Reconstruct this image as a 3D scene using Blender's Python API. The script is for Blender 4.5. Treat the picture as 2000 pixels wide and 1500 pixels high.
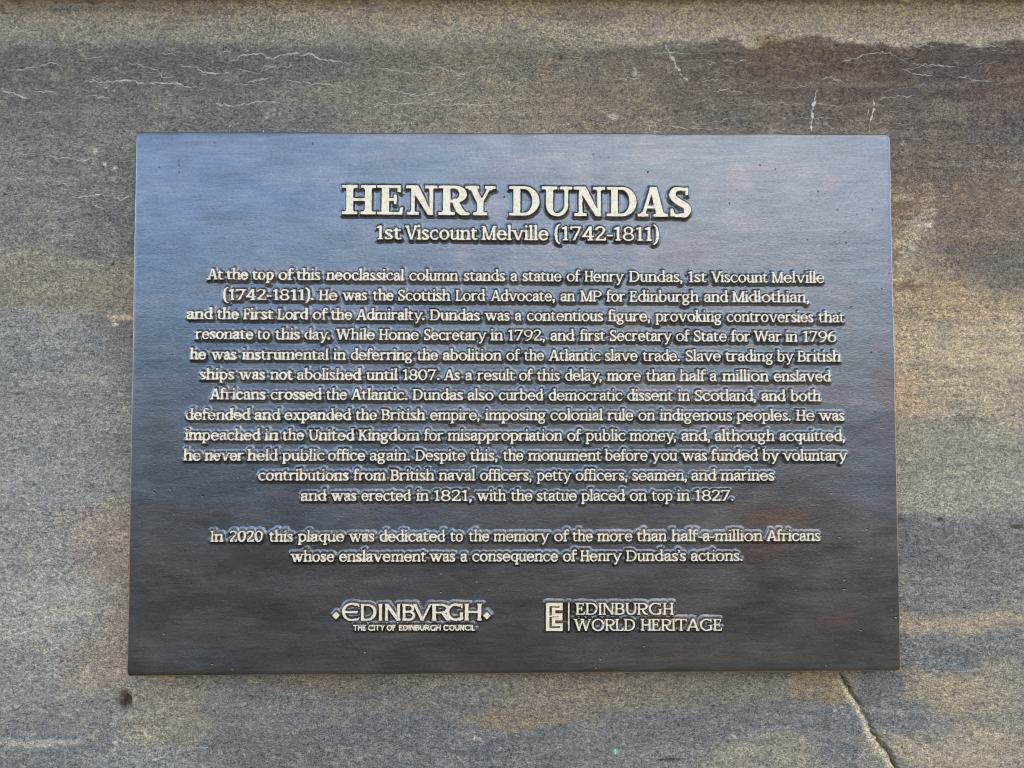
import bpy, math, random
import numpy as np
from mathutils import Matrix, Vector

# ============================ camera, sky, sun, exposure ============================
scene = bpy.context.scene
for o in list(bpy.data.objects): bpy.data.objects.remove(o)
COL = scene.collection

F = 1500.0                                   # focal length in pixels of the 2000 x 1500 photograph
PW, PH, ZC = 0.841, 0.594, 1.52              # plaque width, height, height of its centre above the ground
PXM = PW/1490                                # one photo pixel on the plaque, metres
# plaque axes seen from the camera (x right, y down, z forward) and its upper left corner
R1 = np.array([0.99990311, -0.00143812, 0.01384554])
R3 = np.array([-0.01378288, 0.03699611, 0.99922033])
R3 -= R1*(R1@R3); R3 /= np.linalg.norm(R3)
R2 = np.cross(R3, R1)
T0 = np.array([-0.49503086, -0.33137312, 1.01440751])*PW
# world: X right, Z up, Y into the wall;  the face of the plate is Y = 0
RW = np.stack([R1, R3, -R2])                 # rows: world X, Y, Z axes in camera coordinates
ORG = np.array([-PW/2, 0, ZC+PH/2])
CAM = ORG-RW@T0
def at(px, py, Y=0.0):
    """photo pixel -> world point on the plane at depth Y"""
    px, py = np.broadcast_arrays(np.asarray(px, float), np.asarray(py, float))
    d = np.stack([(px-1000)/F, (py-750)/F, np.ones(px.shape)], -1)@RW.T
    t = (Y-CAM[1])/d[..., 1]
    return CAM+d*t[..., None]
cam_data = bpy.data.cameras.new('camera'); cam = bpy.data.objects.new('camera', cam_data); COL.objects.link(cam)
cam_data.sensor_width = 36; cam_data.lens = 36*F/2000; cam_data.clip_start = 0.02; cam_data.clip_end = 500
M = np.eye(4); M[:3, 0] = RW[:, 0]; M[:3, 1] = -RW[:, 1]; M[:3, 2] = -RW[:, 2]; M[:3, 3] = CAM
cam.matrix_world = Matrix(M.tolist()); scene.camera = cam

SUN_EL, SUN_AZ = math.radians(35), math.radians(75)      # azimuth from +Y towards +X: behind the wall, to the right
CLOUD_SHIFT = (-1.616, -8.408, -19.140)
world = bpy.data.worlds.new("World"); scene.world = world; world.use_nodes = True
wn = world.node_tree.nodes; wl = world.node_tree.links
sky = wn.new('ShaderNodeTexSky'); sky.sky_type = 'NISHITA'; sky.sun_disc = False
sky.sun_elevation = SUN_EL; sky.sun_rotation = SUN_AZ
sky.altitude = 1500; sky.air_density = 1; sky.dust_density = 0.5; sky.ozone_density = 1.5
# broken white cloud over the whole sky
tcw = wn.new('ShaderNodeTexCoord'); mpw = wn.new('ShaderNodeMapping'); mpw.inputs['Location'].default_value = CLOUD_SHIFT; mpw.inputs['Scale'].default_value = (1, 1, 1.8)
nzw = wn.new('ShaderNodeTexNoise'); nzw.inputs['Scale'].default_value = 1.3; nzw.inputs['Detail'].default_value = 6; nzw.inputs['Roughness'].default_value = .5
rpw = wn.new('ShaderNodeValToRGB'); rpw.color_ramp.elements[0].position = .44; rpw.color_ramp.elements[1].position = .60
mxw = wn.new('ShaderNodeMix'); mxw.data_type = 'RGBA'; mxw.inputs[7].default_value = (4.6, 4.5, 4.5, 1)
wl.new(tcw.outputs['Generated'], mpw.inputs[0]); wl.new(mpw.outputs[0], nzw.inputs['Vector']); wl.new(nzw.outputs['Fac'], rpw.inputs[0])
wl.new(rpw.outputs[0], mxw.inputs[0]); wl.new(sky.outputs[0], mxw.inputs[6]); wl.new(mxw.outputs[2], wn['Background'].inputs[0]); wn['Background'].inputs[1].default_value = 0.15
sun_data = bpy.data.lights.new('sun', 'SUN'); sun = bpy.data.objects.new('sun', sun_data); COL.objects.link(sun)
sun_data.energy = 3.0; sun_data.angle = math.radians(0.5); sun_data.color = (1, 0.94, 0.86)
sd = Vector((math.sin(SUN_AZ)*math.cos(SUN_EL), math.cos(SUN_AZ)*math.cos(SUN_EL), math.sin(SUN_EL)))
sun.rotation_euler = sd.to_track_quat('Z', 'Y').to_euler()
scene.cycles.filter_width = 1.05
vs = scene.view_settings; vs.view_transform = 'Standard'; vs.look = 'None'; vs.gamma = 1; vs.exposure = 2.3

# ============================ helpers ============================
WALL_Y = 0.022                               # the stone face lies this far behind the face of the plate
def obj(name, mesh, parent=None, loc=None):
    o = bpy.data.objects.new(name, mesh); COL.objects.link(o)
    if loc is not None: o.location = loc
    if parent is not None: o.parent = parent
    return o
def tag(o, label=None, category=None, group=None, kind=None):
    for k, v in (('label', label), ('category', category), ('group', group), ('kind', kind)):
        if v: o[k] = v
    return o
def mesh_np(name, V, tris=None, quads=None, mats=(), smooth=None, midx=None, col=None):
    me = bpy.data.meshes.new(name)
    parts = [p for p in (quads, tris) if p is not None and len(p)]
    nv = len(V); loops = np.concatenate([p.ravel() for p in parts]).astype(np.int32)
    sizes = np.concatenate([np.full(len(p), p.shape[1]) for p in parts])
    start = np.concatenate([[0], np.cumsum(sizes)[:-1]]).astype(np.int32)
    me.vertices.add(nv); me.loops.add(len(loops)); me.polygons.add(len(sizes))
    me.vertices.foreach_set('co', np.ascontiguousarray(V, np.float32).ravel())
    me.loops.foreach_set('vertex_index', loops); me.polygons.foreach_set('loop_start', start)
    for m in mats: me.materials.append(m)
    if midx is not None: me.polygons.foreach_set('material_index', np.asarray(midx, np.int32))
    if smooth is None: smooth = np.ones(len(sizes), bool)
    me.polygons.foreach_set('use_smooth', np.asarray(smooth, bool))
    if col is not None:
        a = me.color_attributes.new('tone', 'FLOAT_COLOR', 'POINT')
        c4 = np.ones((nv, 4), np.float32); c4[:, :col.shape[1]] = col; a.data.foreach_set('color', c4.ravel())
    me.update(); me.validate(); return me
def lin(c):
    c = np.asarray(c, float)/255; return np.where(c < .04045, c/12.92, ((c+.055)/1.055)**2.4)

# value noise on arrays
_rng = np.random.RandomState(7); _TAB = _rng.rand(256, 256)
def vnoise(x, y, seed=0):
    x = np.asarray(x)+seed*17.31; y = np.asarray(y)+seed*9.73
    xi = np.floor(x).astype(int); yi = np.floor(y).astype(int); fx = x-xi; fy = y-yi
    fx = fx*fx*(3-2*fx); fy = fy*fy*(3-2*fy)
    a = _TAB[xi & 255, yi & 255]; b = _TAB[(xi+1) & 255, yi & 255]; c = _TAB[xi & 255, (yi+1) & 255]; d = _TAB[(xi+1) & 255, (yi+1) & 255]
    return (a*(1-fx)+b*fx)*(1-fy)+(c*(1-fx)+d*fx)*fy
def fbm(x, y, o=4, seed=0):
    s = 0; w = 1; t = 0
    for k in range(o): s = s+w*vnoise(x*2**k, y*2**k, seed+k*3); t += w; w *= .55
    return s/t
def seg_dist(x, y, pts):
    d = np.full(np.shape(x), 1e9); sgn = np.zeros(np.shape(x)); tt = np.zeros(np.shape(x)); n = len(pts)-1
    for i, ((ax, ay), (bx, by)) in enumerate(zip(pts[:-1], pts[1:])):
        ex, ey = bx-ax, by-ay; L = ex*ex+ey*ey; t = np.clip(((x-ax)*ex+(y-ay)*ey)/L, 0, 1)
        q = np.hypot(x-ax-ex*t, y-ay-ey*t); m = q < d
        d = np.where(m, q, d); sgn = np.where(m, np.sign(ex*(y-ay)-ey*(x-ax)), sgn); tt = np.where(m, (i+t)/n, tt)
    return d, sgn, tt

# ============================ materials ============================
class NT:
    def __init__(s, name):
        s.m = bpy.data.materials.new(name); s.m.use_nodes = True; s.t = s.m.node_tree; s.b = s.t.nodes['Principled BSDF']
    def n(s, kind, **kw):
        x = s.t.nodes.new('ShaderNode'+kind)
        for k, v in kw.items():
            if k in x.inputs: x.inputs[k].default_value = v
            else: setattr(x, k, v)
        return x
    def l(s, a, b): s.t.links.new(a, b)
    def coord(s, scale, ob=None, rot=(0, 0, 0)):
        tc = s.n('TexCoord'); tc.object = ob; mp = s.n('Mapping'); mp.inputs['Scale'].default_value = scale; mp.inputs['Rotation'].default_value = rot
        s.l(tc.outputs['Object'], mp.inputs[0]); return mp.outputs[0]
    def noise(s, co, scale, detail=4, rough=.55, dist=0):
        x = s.n('TexNoise'); x.inputs['Scale'].default_value = scale; x.inputs['Detail'].default_value = detail
        x.inputs['Roughness'].default_value = rough; x.inputs['Distortion'].default_value = dist; s.l(co, x.inputs['Vector']); return x.outputs['Fac']
    def ramp(s, fac, a, b, va=(0, 0, 0, 1), vb=(1, 1, 1, 1), mode='LINEAR'):
        x = s.n('ValToRGB'); e = x.color_ramp.elements; e[0].position = a; e[1].position = b; e[0].color = va; e[1].color = vb; x.color_ramp.interpolation = mode
        s.l(fac, x.inputs[0]); return x.outputs[0]
    def mix(s, f, a, b, mode='MIX'):
        x = s.n('Mix', data_type='RGBA', blend_type=mode)
        for i, v in ((0, f), (6, a), (7, b)):
            if isinstance(v, (int, float)): x.inputs[i].default_value = v
            elif isinstance(v, tuple): x.inputs[i].default_value = v
            else: s.l(v, x.inputs[i])
        return x.outputs[2]
    def math(s, op, a, b=0, c=0):
        x = s.n('Math', operation=op)
        for i, v in enumerate((a, b, c)):
            if isinstance(v, (int, float)): x.inputs[i].default_value = v
            else: s.l(v, x.inputs[i])
        return x.outputs[0]
    def bump(s, h, strength, dist, prev=None):
        x = s.n('Bump'); x.inputs['Strength'].default_value = strength; x.inputs['Distance'].default_value = dist; s.l(h, x.inputs['Height'])
        if prev is not None: s.l(prev, x.inputs['Normal'])
        return x.outputs[0]

plaque = tag(obj('bronze_plaque', None, loc=(0, 0, ZC)), 'rectangular dark bronze plaque with raised cream lettering fixed to the stone wall', 'plaque')
plaque.empty_display_size = .1

def stone_material():
    s = NT('weathered_sandstone')
    at_ = s.n('Attribute'); at_.attribute_name = 'tone'; col = at_.outputs['Color']
    co = s.coord((1, 1, 1)); cow = s.coord((.72, 1, 1.12))
    # wavy horizontal grain of the dressed face
    g1 = s.noise(cow, 400, 3, .7, 1.2); g2 = s.noise(co, 800, 2, .6); g3 = s.noise(cow, 170, 4, .65, 1.0); g4 = s.noise(co, 45, 5, .6)
    k = s.ramp(g1, .39, .61, (.52, .53, .55, 1), (1.60, 1.58, 1.53, 1)); calm = s.ramp(s.noise(s.coord((.6, 1, 1)), 14, 4, .6), .36, .62, (.65, .65, .65, 1), (1, 1, 1, 1)); col = s.mix(calm, col, s.mix(1, col, k, 'MULTIPLY'))
    k = s.ramp(g2, .38, .62, (.70, .70, .71, 1), (1.30, 1.30, 1.28, 1)); col = s.mix(1, col, k, 'MULTIPLY')
    pore = s.noise(cow, 300, 2, .5, .4); k = s.ramp(pore, .30, .40, (.52, .52, .53, 1), (1.04, 1.04, 1.04, 1)); col = s.mix(1, col, k, 'MULTIPLY')
    k = s.ramp(g3, .32, .68, (.78, .79, .82, 1), (1.20, 1.19, 1.15, 1)); col = s.mix(1, col, k, 'MULTIPLY')
    k = s.ramp(g4, .3, .7, (.93, .94, .97, 1), (1.07, 1.06, 1.03, 1)); col = s.mix(1, col, k, 'MULTIPLY')
    # ochre and blue grey grains
    hue = s.noise(co, 520, 2, .6); w = s.ramp(hue, .54, .68); col = s.mix(w, col, s.mix(1, col, (1.15, 1.05, .88, 1), 'MULTIPLY'))
    w = s.ramp(hue, .32, .46, (1, 1, 1, 1), (0, 0, 0, 1)); col = s.mix(w, col, s.mix(1, col, (.86, .93, 1.04, 1), 'MULTIPLY'))
    s.l(col, s.b.inputs['Base Color']); s.b.inputs['Roughness'].default_value = .85; s.b.inputs['Specular IOR Level'].default_value = .3
    n = s.bump(g3, .8, .0022); n = s.bump(g1, 1.0, .0016, n); n = s.bump(g2, .6, .0006, n)
    s.l(n, s.b.inputs['Normal']); return s.m

def bronze_material():
    s = NT('patinated_bronze')
    at_ = s.n('Attribute'); at_.attribute_name = 'tone'; col = at_.outputs['Color']
    co = s.coord((1, 1, 1), plaque); br = s.coord((.09, 1, 1), plaque)
    mott = s.noise(s.coord((.35, 1, 1), plaque), 26, 6, .65, .5); hue = s.noise(s.coord((.22, 1, 1), plaque), 34, 5, .65, .4); streak = s.noise(br, 330, 4, .65, .4); fine = s.noise(s.coord((.5, 1, 1), plaque), 620, 3, .65, .4); mid = s.noise(co, 190, 4, .6, .5)
    k = s.ramp(mott, .32, .68, (.86, .87, .89, 1), (1.15, 1.13, 1.10, 1)); col = s.mix(1, col, k, 'MULTIPLY')
    k = s.ramp(streak, .3, .7, (.88, .88, .88, 1), (1.13, 1.13, 1.12, 1)); col = s.mix(1, col, k, 'MULTIPLY')
    k = s.ramp(fine, .32, .68, (.86, .86, .86, 1), (1.16, 1.16, 1.15, 1)); col = s.mix(1, col, k, 'MULTIPLY')
    k = s.ramp(hue, .38, .64, (.97, 1.0, .99, 1), (1.06, .995, .98, 1)); col = s.mix(1, col, k, 'MULTIPLY')
    fleck = s.noise(s.coord((.6, 1, 1), plaque), 480, 2, .6, .2); k = s.ramp(fleck, .66, .76, (1, 1, 1, 1), (1.75, 1.72, 1.65, 1)); col = s.mix(1, col, k, 'MULTIPLY')
    s.l(col, s.b.inputs['Base Color']); s.b.inputs['Metallic'].default_value = 1
    r = s.ramp(mott, .3, .7, (.25, .25, .25, 1), (.37, .37, .37, 1)); s.l(r, s.b.inputs['Roughness'])
    # casting pits: a few of the voronoi cells are sunk
    vo = s.n('TexVoronoi'); vo.feature = 'F1'; vo.inputs['Scale'].default_value = 230; s.l(co, vo.inputs['Vector'])
    sep = s.n('SeparateColor'); s.l(vo.outputs['Color'], sep.inputs[0])
    clus = s.noise(co, 9, 2, .5); pick = s.math('GREATER_THAN', s.math('ADD', sep.outputs[0], s.math('MULTIPLY', clus, .16)), 1.068)
    dent = s.math('MULTIPLY', s.math('SUBTRACT', 1.0, s.ramp(vo.outputs['Distance'], .0, .28)), pick)
    n = s.bump(mid, .35, .0007); n = s.bump(fine, .45, .0004, n); n = s.bump(streak, .15, .0002, n); n = s.bump(s.math('MULTIPLY', dent, -1), .8, .0012, n)
    s.l(n, s.b.inputs['Normal']); return s.m

def polished_material():
    s = NT('polished_bronze')
    br = s.coord((.10, 1, 1), plaque); co = s.coord((1, 1, 1), plaque)
    streak = s.noise(br, 900, 3, .6, .2); blot = s.noise(co, 260, 3, .6); sp = s.noise(co, 1500, 2, .5)
    col = s.ramp(streak, .3, .75, (.95, .75, .47, 1), (1.0, .83, .55, 1)); k = s.ramp(blot, .28, .5, (.76, .71, .65, 1), (1, 1, 1, 1)); col = s.mix(1, col, k, 'MULTIPLY')
    k = s.ramp(sp, .24, .32, (.45, .36, .28, 1), (1, 1, 1, 1)); col = s.mix(1, col, k, 'MULTIPLY')
    s.l(col, s.b.inputs['Base Color']); s.b.inputs['Metallic'].default_value = .2; s.b.inputs['Roughness'].default_value = .55
    s.l(s.bump(streak, .3, .0003), s.b.inputs['Normal']); return s.m

def plain(name, c, rough=.8, bump=None, var=.2, scale=40):
    s = NT(name); co = s.coord((1, 1, 1)); a = s.noise(co, scale, 5, .6)
    col = s.ramp(a, .3, .7, tuple(v*(1-var) for v in c)+(1,), tuple(v*(1+var) for v in c)+(1,))
    s.l(col, s.b.inputs['Base Color']); s.b.inputs['Roughness'].default_value = rough
    if bump: s.l(s.bump(a, .6, bump), s.b.inputs['Normal'])
    return s.m
def vein_material():
    s = NT('calcite_vein'); at_ = s.n('Attribute'); at_.attribute_name = 'tone'; co = s.coord((1, 1, 1))
    k = s.ramp(s.noise(co, 700, 2, .6), .3, .7, (.75, .74, .72, 1), (1.2, 1.2, 1.2, 1)); s.l(s.mix(1, at_.outputs['Color'], k, 'MULTIPLY'), s.b.inputs['Base Color']); s.b.inputs['Roughness'].default_value = .8; return s.m
STONE = stone_material(); VEIN = vein_material(); BRONZE = bronze_material(); POLISH = polished_material()
# ----------------------------------------------------------------------------
# LETTER SHAPES: a slab serif face drawn from stems, bowls and strokes.
# unit: cap height 700, x-height 500.  A glyph is a list of primitives:
#   ('P', points)  filled convex or concave outline     ('S', (x, y, radius) points)  stroke of varying width
# ----------------------------------------------------------------------------
def catmull(pts, n=5):
    P = [np.array(p, float) for p in pts]
    if len(P) < 3: return [tuple(p) for p in P]
    P = [2*P[0]-P[1]] + P + [2*P[-1]-P[-2]]
    out = []
    for i in range(1, len(P)-2):
        a, b, c, d = P[i-1:i+3]
        for k in range(n):
            t = k/n
            out.append(tuple(0.5*((2*b)+(c-a)*t+(2*a-5*b+4*c-d)*t*t+(3*b-a-3*c+d)*t**3)))
    out.append(tuple(P[-2]))
    return out

class Pen:
    def __init__(s, W, T, S, E, flare=0):
        s.W, s.T, s.S, s.E, s.flare, s.o = W, T, S, E, flare, []
    def box(s, x0, y0, x1, y1): s.o.append(('P', [(x0,y0),(x1,y0),(x1,y1),(x0,y1)]))
    def poly(s, *p): s.o.append(('P', list(p)))
    def st(s, *p, n=5): s.o.append(('S', catmull(p, n)))
    def ring(s, cx, cy, rx, ry, wx, wy, a0=0, a1=360, k=26):
        pts = []
        for i in range(k+1):
            a = math.radians(a0+(a1-a0)*i/k); c, q = math.cos(a), math.sin(a)
            pts.append((cx+(rx-wx/2)*c, cy+(ry-wy/2)*q, .5*math.hypot(wx*c, wy*q)))
        s.o.append(('S', pts))
    def serif(s, x, y, up=1, w=None, l=1, r=1):      # slab under or over a stem whose left edge is x; up=1 a foot, -1 a head
        if not s.S: return
        w = s.W if w is None else w; h = s.S*up; b = s.S*.55*up
        x0, x1 = x-(s.E if l else 0), x+w+(s.E if r else 0)
        s.poly((x0,y),(x1,y),(x1,y+h),(x+w+(s.S*.45 if r else 0),y+h),(x+w,y+h+b),(x,y+h+b),(x-(s.S*.45 if l else 0),y+h),(x0,y+h))
    def stem(s, x, y0, y1, bot=1, top=1, w=None, bl=1, br=1, tl=1, tr=1):
        w = s.W if w is None else w
        if s.flare:
            f = s.flare; m = (y0+y1)/2
            s.poly((x-f,y0),(x+w+f,y0),(x+w,y0+110),(x+w,y1-110),(x+w+f,y1),(x-f,y1),(x,y1-110),(x,y0+110))
        else: s.box(x, y0, x+w, y1)
        if bot: s.serif(x, y0, 1, w, bl, br)
        if top: s.serif(x, y1, -1, w, tl, tr)
    def flag(s, x, y, w=None):                       # slanted head serif of a lowercase stem
        w = s.W if w is None else w
        s.poly((x-s.E*.95,y-28),(x-s.E*.95,y-28-s.S*.85),(x,y-s.S*1.5),(x+w,y-s.S*1.5),(x+w,y+6),(x+w*.5,y+4))
    def dot(s, x, y, r): s.o.append(('S', [(x,y,r),(x+.5,y,r)]))
    def diag(s, x0, y0, x1, y1, w):                  # parallelogram of horizontal width w
        s.poly((x0-w/2,y0),(x0+w/2,y0),(x1+w/2,y1),(x1-w/2,y1))

def glyph(ch, W, T, S, E, flare=0):
    """primitives, left side kind, right side kind ('s' serif, 'o' round, 'd' diagonal, 'p' point)"""
    p = Pen(W, T, S, E, flare); C, X, A, D = 700, 500, 765, -210
    e = E if S else 0; L = e; k = 's', 's'
    bx = p.box
    if ch == 'A':
        w = 700-2*(95-E)*.4 if S else 600
        m = w/2+10; a = e*.9+T*.5; b = w-e*.9-W*.55
        p.diag(a, 0, m-W*.22, C, T*1.18); p.diag(b, 0, m+ (0 if S else -10), C, W*1.16)
        p.poly((m-W*.22-T*.5,C),(m+W*.55,C),(m+W*.5,C-60),(m-W*.3,C-60))
        bx(a+60, 195, b-60, 195+T)
        p.serif(a-T*.5, 0, 1, T); p.serif(b-W*.5, 0, 1, W); k = 'd','d'
    elif ch == 'B':
        p.stem(L,0,C, bot=0, top=0); bx(L-e,0,L+220,T); bx(L-e,C-T,L+210,C); bx(L,335,L+220,335+T)
        p.ring(L+200,C-(C-335)/2,W*.55+165,(C-335)/2,W,T,-90,90); p.ring(L+215,(335+T)/2,W*.55+185,(335+T)/2,W*1.05,T,-90,90); k='s','o'
    elif ch in 'CG':
        p.ring(330,350,330,365,W*1.06,T*1.15,62,300)
        if ch == 'C': p.st((480,672-T*.4,T*.6),(560,640,T*.55),(590,590,T*.5)); p.st((495,40,T*.6),(570,80,T*.5),(610,120,T*.42)); bx(560,520,560+T*.7,680)
        else:
            p.st((480,665,T*.6),(540,640,T*.55),(575,600,T*.5)); bx(548,530,548+T*.75,690)
            p.stem(545-W*.25, 40, 330, bot=0, top=1, w=W*.95); p.st((490,30,T*.6),(560,60,T*.5),(600,90,T*.4))
        k='o','o'
    elif ch == 'D':
        p.stem(L,0,C, bot=0, top=0); bx(L-e,0,L+230,T); bx(L-e,C-T,L+230,C); p.ring(L+225,350,W*.5+275,350,W*1.05,T,-90,90); k='s','o'
    elif ch in 'EF':
        p.stem(L,0,C, bot=(ch=='F'), top=0); bx(L-e,C-T,L+W*.6+300,C); bx(L,330,L+W*.5+230,330+T)
        p.poly((L+W*.6+300,C),(L+W*.6+300-T*.75,C),(L+W*.6+300-T*.95,C-150*(1 if S else .0)-1),(L+W*.6+300,C-165*(1 if S else .0)-2))
        if S: bx(L+W*.5+230-T*.75,250,L+W*.5+230,330+T+85)
        if ch == 'E':
            bx(L-e,0,L+W*.6+335,T)
            if S: p.poly((L+W*.6+335,0),(L+W*.6+350,170),(L+W*.6+350-T*.8,170),(L+W*.6+335-T,0))
        k='s','o'
    elif ch == 'H':
        g = 275; x2 = L+W+g; p.stem(L,0,C); p.stem(x2,0,C); bx(L,320,x2+10,320+T)
    elif ch == 'I': p.stem(L,0,C)
    elif ch == 'K':
        p.stem(L,0,C); x=L+W; p.st((x-10,290,T*.5),(x+280,C-40,T*.55)); p.st((x+75,390,W*.45),(x+310,20,W*.5)) ; p.serif(x+230,C,-1,T); p.serif(x+260,0,1,W)
        k='s','d'
    elif ch == 'L':
        p.stem(L,0,C,bot=0); bx(L-e,0,L+W*.6+310,T)
        if S: p.poly((L+W*.6+310,0),(L+W*.6+325,175),(L+W*.6+325-T*.8,175),(L+W*.6+310-T,0))
        k='s','o'
    elif ch == 'M':
        x2=L+T+470; t=T*1.1; p.stem(L+15,0,C,w=t,top=0); p.stem(x2,0,C,w=W,top=0); m=(L+x2+W)/2+5
        p.diag(L+t*.5+20,C,m-15,20,W*1.05); p.diag(x2+W*.4,C,m+15,20,T*1.05)
        if S: bx(L-e*.9,C-S,L+W,C); bx(x2,C-S,x2+W+e,C)
        p.poly((m-W*.5,0),(m+T*.5,0),(m+T*.6,80),(m-W*.6,80))
    elif ch == 'N':
        t=T*1.1; x2=L+430; p.stem(L+20,0,C,w=t,top=0); p.stem(x2,0,C,w=t,bot=0); p.poly((L-e*.3,C),(L+W*1.15,C),(x2+t,0),(x2-W*.25,0))
        if S: bx(L-e,C-S,L+W,C)
    elif ch == 'O': p.ring(340,350,340,365,W*1.05,T*1.05); k='o','o'
    elif ch in 'PR':
        p.stem(L,0,C,top=0); bx(L-e,C-T,L+230,C); bx(L,300,L+230,300+T); p.ring(L+220,C-(C-300)/2,W*.5+205,(C-300)/2,W*1.05,T,-90,90); k='s','o'
        if ch=='R':
            x=L+W+330
            if S: p.st((L+250,330,W*.42),(L+W+150,230,W*.48),(L+W+225,90,W*.5),(x-10,T*.55,T*.62),(x+55,T*.5,T*.5))
            else: p.poly((L+230,330),(L+230+W*1.05,330),(x+70,0),(x+65-W*1.15,0))
            k='s','d'
    elif ch == 'S':
        r=T*.62; w=W*.5
        p.st((70,130,r*.9),(85,70,r),(150,18+r*.3,r),(250,r,r*1.08),(350,45,w*.8),(408,135,w*.98),(385,240,w*1.02),(240,340,w*1.08),(110,440,w*1.0),(75,550,w*.92),(130,645,w*.8),(235,C-r+8,r*1.05),(330,C-r-6,r*.95),(392,640,r*.85),n=4)
        if S: bx(395-T*.4,520,395+T*.45,700); bx(38-T*.1,0+5,38+T*.75,195)
        k='o','o'
    elif ch == 'T':
        p.stem(L+230-W/2,0,C,top=0); bx(L-60,C-T,L+520,C)
        if S: bx(L-60,C-165,L-60+T*.8,C); bx(L+520-T*.8,C-165,L+520,C)
        k='d','d'
    elif ch == 'U':
        x2=L+410; t=T*1.15; p.stem(L,240,C,bot=0); p.stem(x2,240,C,bot=0,w=t)
        cx=(L+x2+t)/2; rx=(x2+t-L)/2; pts=[]
        for i in range(21):
            a=math.pi+math.pi*i/20; u=i/20; w=(W*(1-u)+t*u) if abs(math.cos(a))>.01 else T
            c,q=math.cos(a),math.sin(a); pts.append((cx+(rx-w/2)*c,245+(255-T*.55)*q,.5*math.hypot(w*c,T*1.15*q)))
        p.o.append(('S',pts))
    elif ch == 'V':
        m=330; p.diag(L+W*.45,C,m,0,W*1.1); p.diag(2*m-L-T*.4,C,m+W*.1,0,T*1.1); k='d','d'
        p.serif(L+W*.45-W/2,C,-1,W); p.serif(2*m-L-T*.9,C,-1,T)
    elif ch == 'W':
        x=L+W*.45; p.diag(x,C,x+190,0,W*1.05); p.diag(x+390,C,x+200,0,T*1.0); p.diag(x+360,C,x+570,0,W*1.05); p.diag(x+770,C,x+580,0,T*1.0)
        p.serif(x-W/2,C,-1,W); p.serif(x+330,C,-1,W,r=1); p.serif(x+770-T/2,C,-1,T); k='d','d'
    elif ch == 'Y':
        m=L+270; p.diag(L+W*.45,C,m,300,W*1.1); p.diag(m+270-T*.3,C,m+W*.18,300,T*1.15); p.stem(m-W*.5,0,330,top=0); k='d','d'
        p.serif(L+W*.45-W/2,C,-1,W); p.serif(m+270-T*.8,C,-1,T)
    # ---------------- lowercase
    elif ch == 'a':
        x=330; p.st((75,375,T*.7),(110,440,T*.6),(190,X-T*.45,T*.52),(290,470,W*.44),(x+W*.15,390,W*.5),(x+W*.15,120,W*.5),(x+W*.45,45,W*.38),(x+W*1.05,28,T*.42))
        p.st((x,300,T*.5),(210,275,T*.5),(95,215,W*.46),(70,130,W*.5),(110,45,W*.42),(190,T*.42,T*.52),(270,50,T*.5),(x+10,110,T*.5)); k='o','s'
    elif ch in 'bh':
        p.stem(L,0 if ch=='h' else 20,A,top=0,bot=(ch=='h')); p.flag(L,A)
        if ch=='b': p.ring(L+W*.5+165,250,W*.5+190,262,W*1.05,T,-175,150); p.st((L+15,60,T*.5),(L+90,T*.5,T*.45),(L+180,T*.3,T*.5)); k='s','o'
        else: arch(p,L,S)
    elif ch == 'c': p.ring(250,250,245,262,W*1.05,T*1.05,68,300); p.st((330,475,T*.55),(385,440,T*.55),(400,390,T*.62)); p.st((350,40,T*.5),(400,70,T*.45),(425,105,T*.36)); k='o','o'
    elif ch == 'd':
        x=345; p.stem(x,20,A,bot=0,top=0); p.flag(x,A); bx(x,0,x+W+e*.9,S if S else T); p.ring(265,250,262,262,W*1.05,T,30,330); k='o','s'
    elif ch == 'e': p.ring(250,250,245,262,W*1.03,T*1.02,0,305); bx(60,248,470,248+T*.88); p.st((350,38,T*.5),(410,72,T*.44),(440,110,T*.34)); k='o','o'
    elif ch == 'f':
        p.stem(L+25,0,600,top=0); p.st((L+25+W/2,580,W*.5),(L+40+W/2,670,W*.48),(L+100+W/2,A-35,T*.62),(L+185+W/2,A-38,T*.6),(L+225+W/2,A-75,T*.6)); bx(L-40,X-T,L+270+W*.3,X); k='s','p'
    elif ch == 'g':
        p.ring(215,330,200,178,W*.95,T*.9); p.st((330,440,T*.45),(400,478,T*.5),(455,470,T*.5)); p.st((130,185,T*.45),(90,130,T*.5),(120,75,T*.5),(250,50,T*.62),(365,25,W*.45),(405,-50,W*.48),(355,-150,T*.6),(225,-190,T*.5),(95,-160,T*.55),(55,-85,T*.6),(110,-5,T*.45),(160,40,T*.4)); k='o','o'
    elif ch == 'i': p.stem(L,0,X,top=0); p.flag(L,X); p.dot(L+W*.42,690,W*.58)
    elif ch == 'k':
        p.stem(L,0,A,top=0); p.flag(L,A); x=L+W; p.st((x-10,225,T*.48),(x+190,X-30,T*.5)); p.st((x+55,290,W*.42),(x+235,25,W*.46)); bx(x+120,X-(S or T),x+290,X); bx(x+150,0,x+330,S or T); k='s','d'
    elif ch == 'l': p.stem(L,0,A,top=0); p.flag(L,A)
    elif ch == 'm': p.stem(L,0,X,top=0); p.flag(L,X); arch(p,L,S,g=205); arch(p,L+W+205,S,g=205)
    elif ch == 'n': p.stem(L,0,X,top=0); p.flag(L,X); arch(p,L,S)
    elif ch == 'o': p.ring(255,250,255,262,W*1.05,T*1.02); k='o','o'
    elif ch == 'p':
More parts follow.
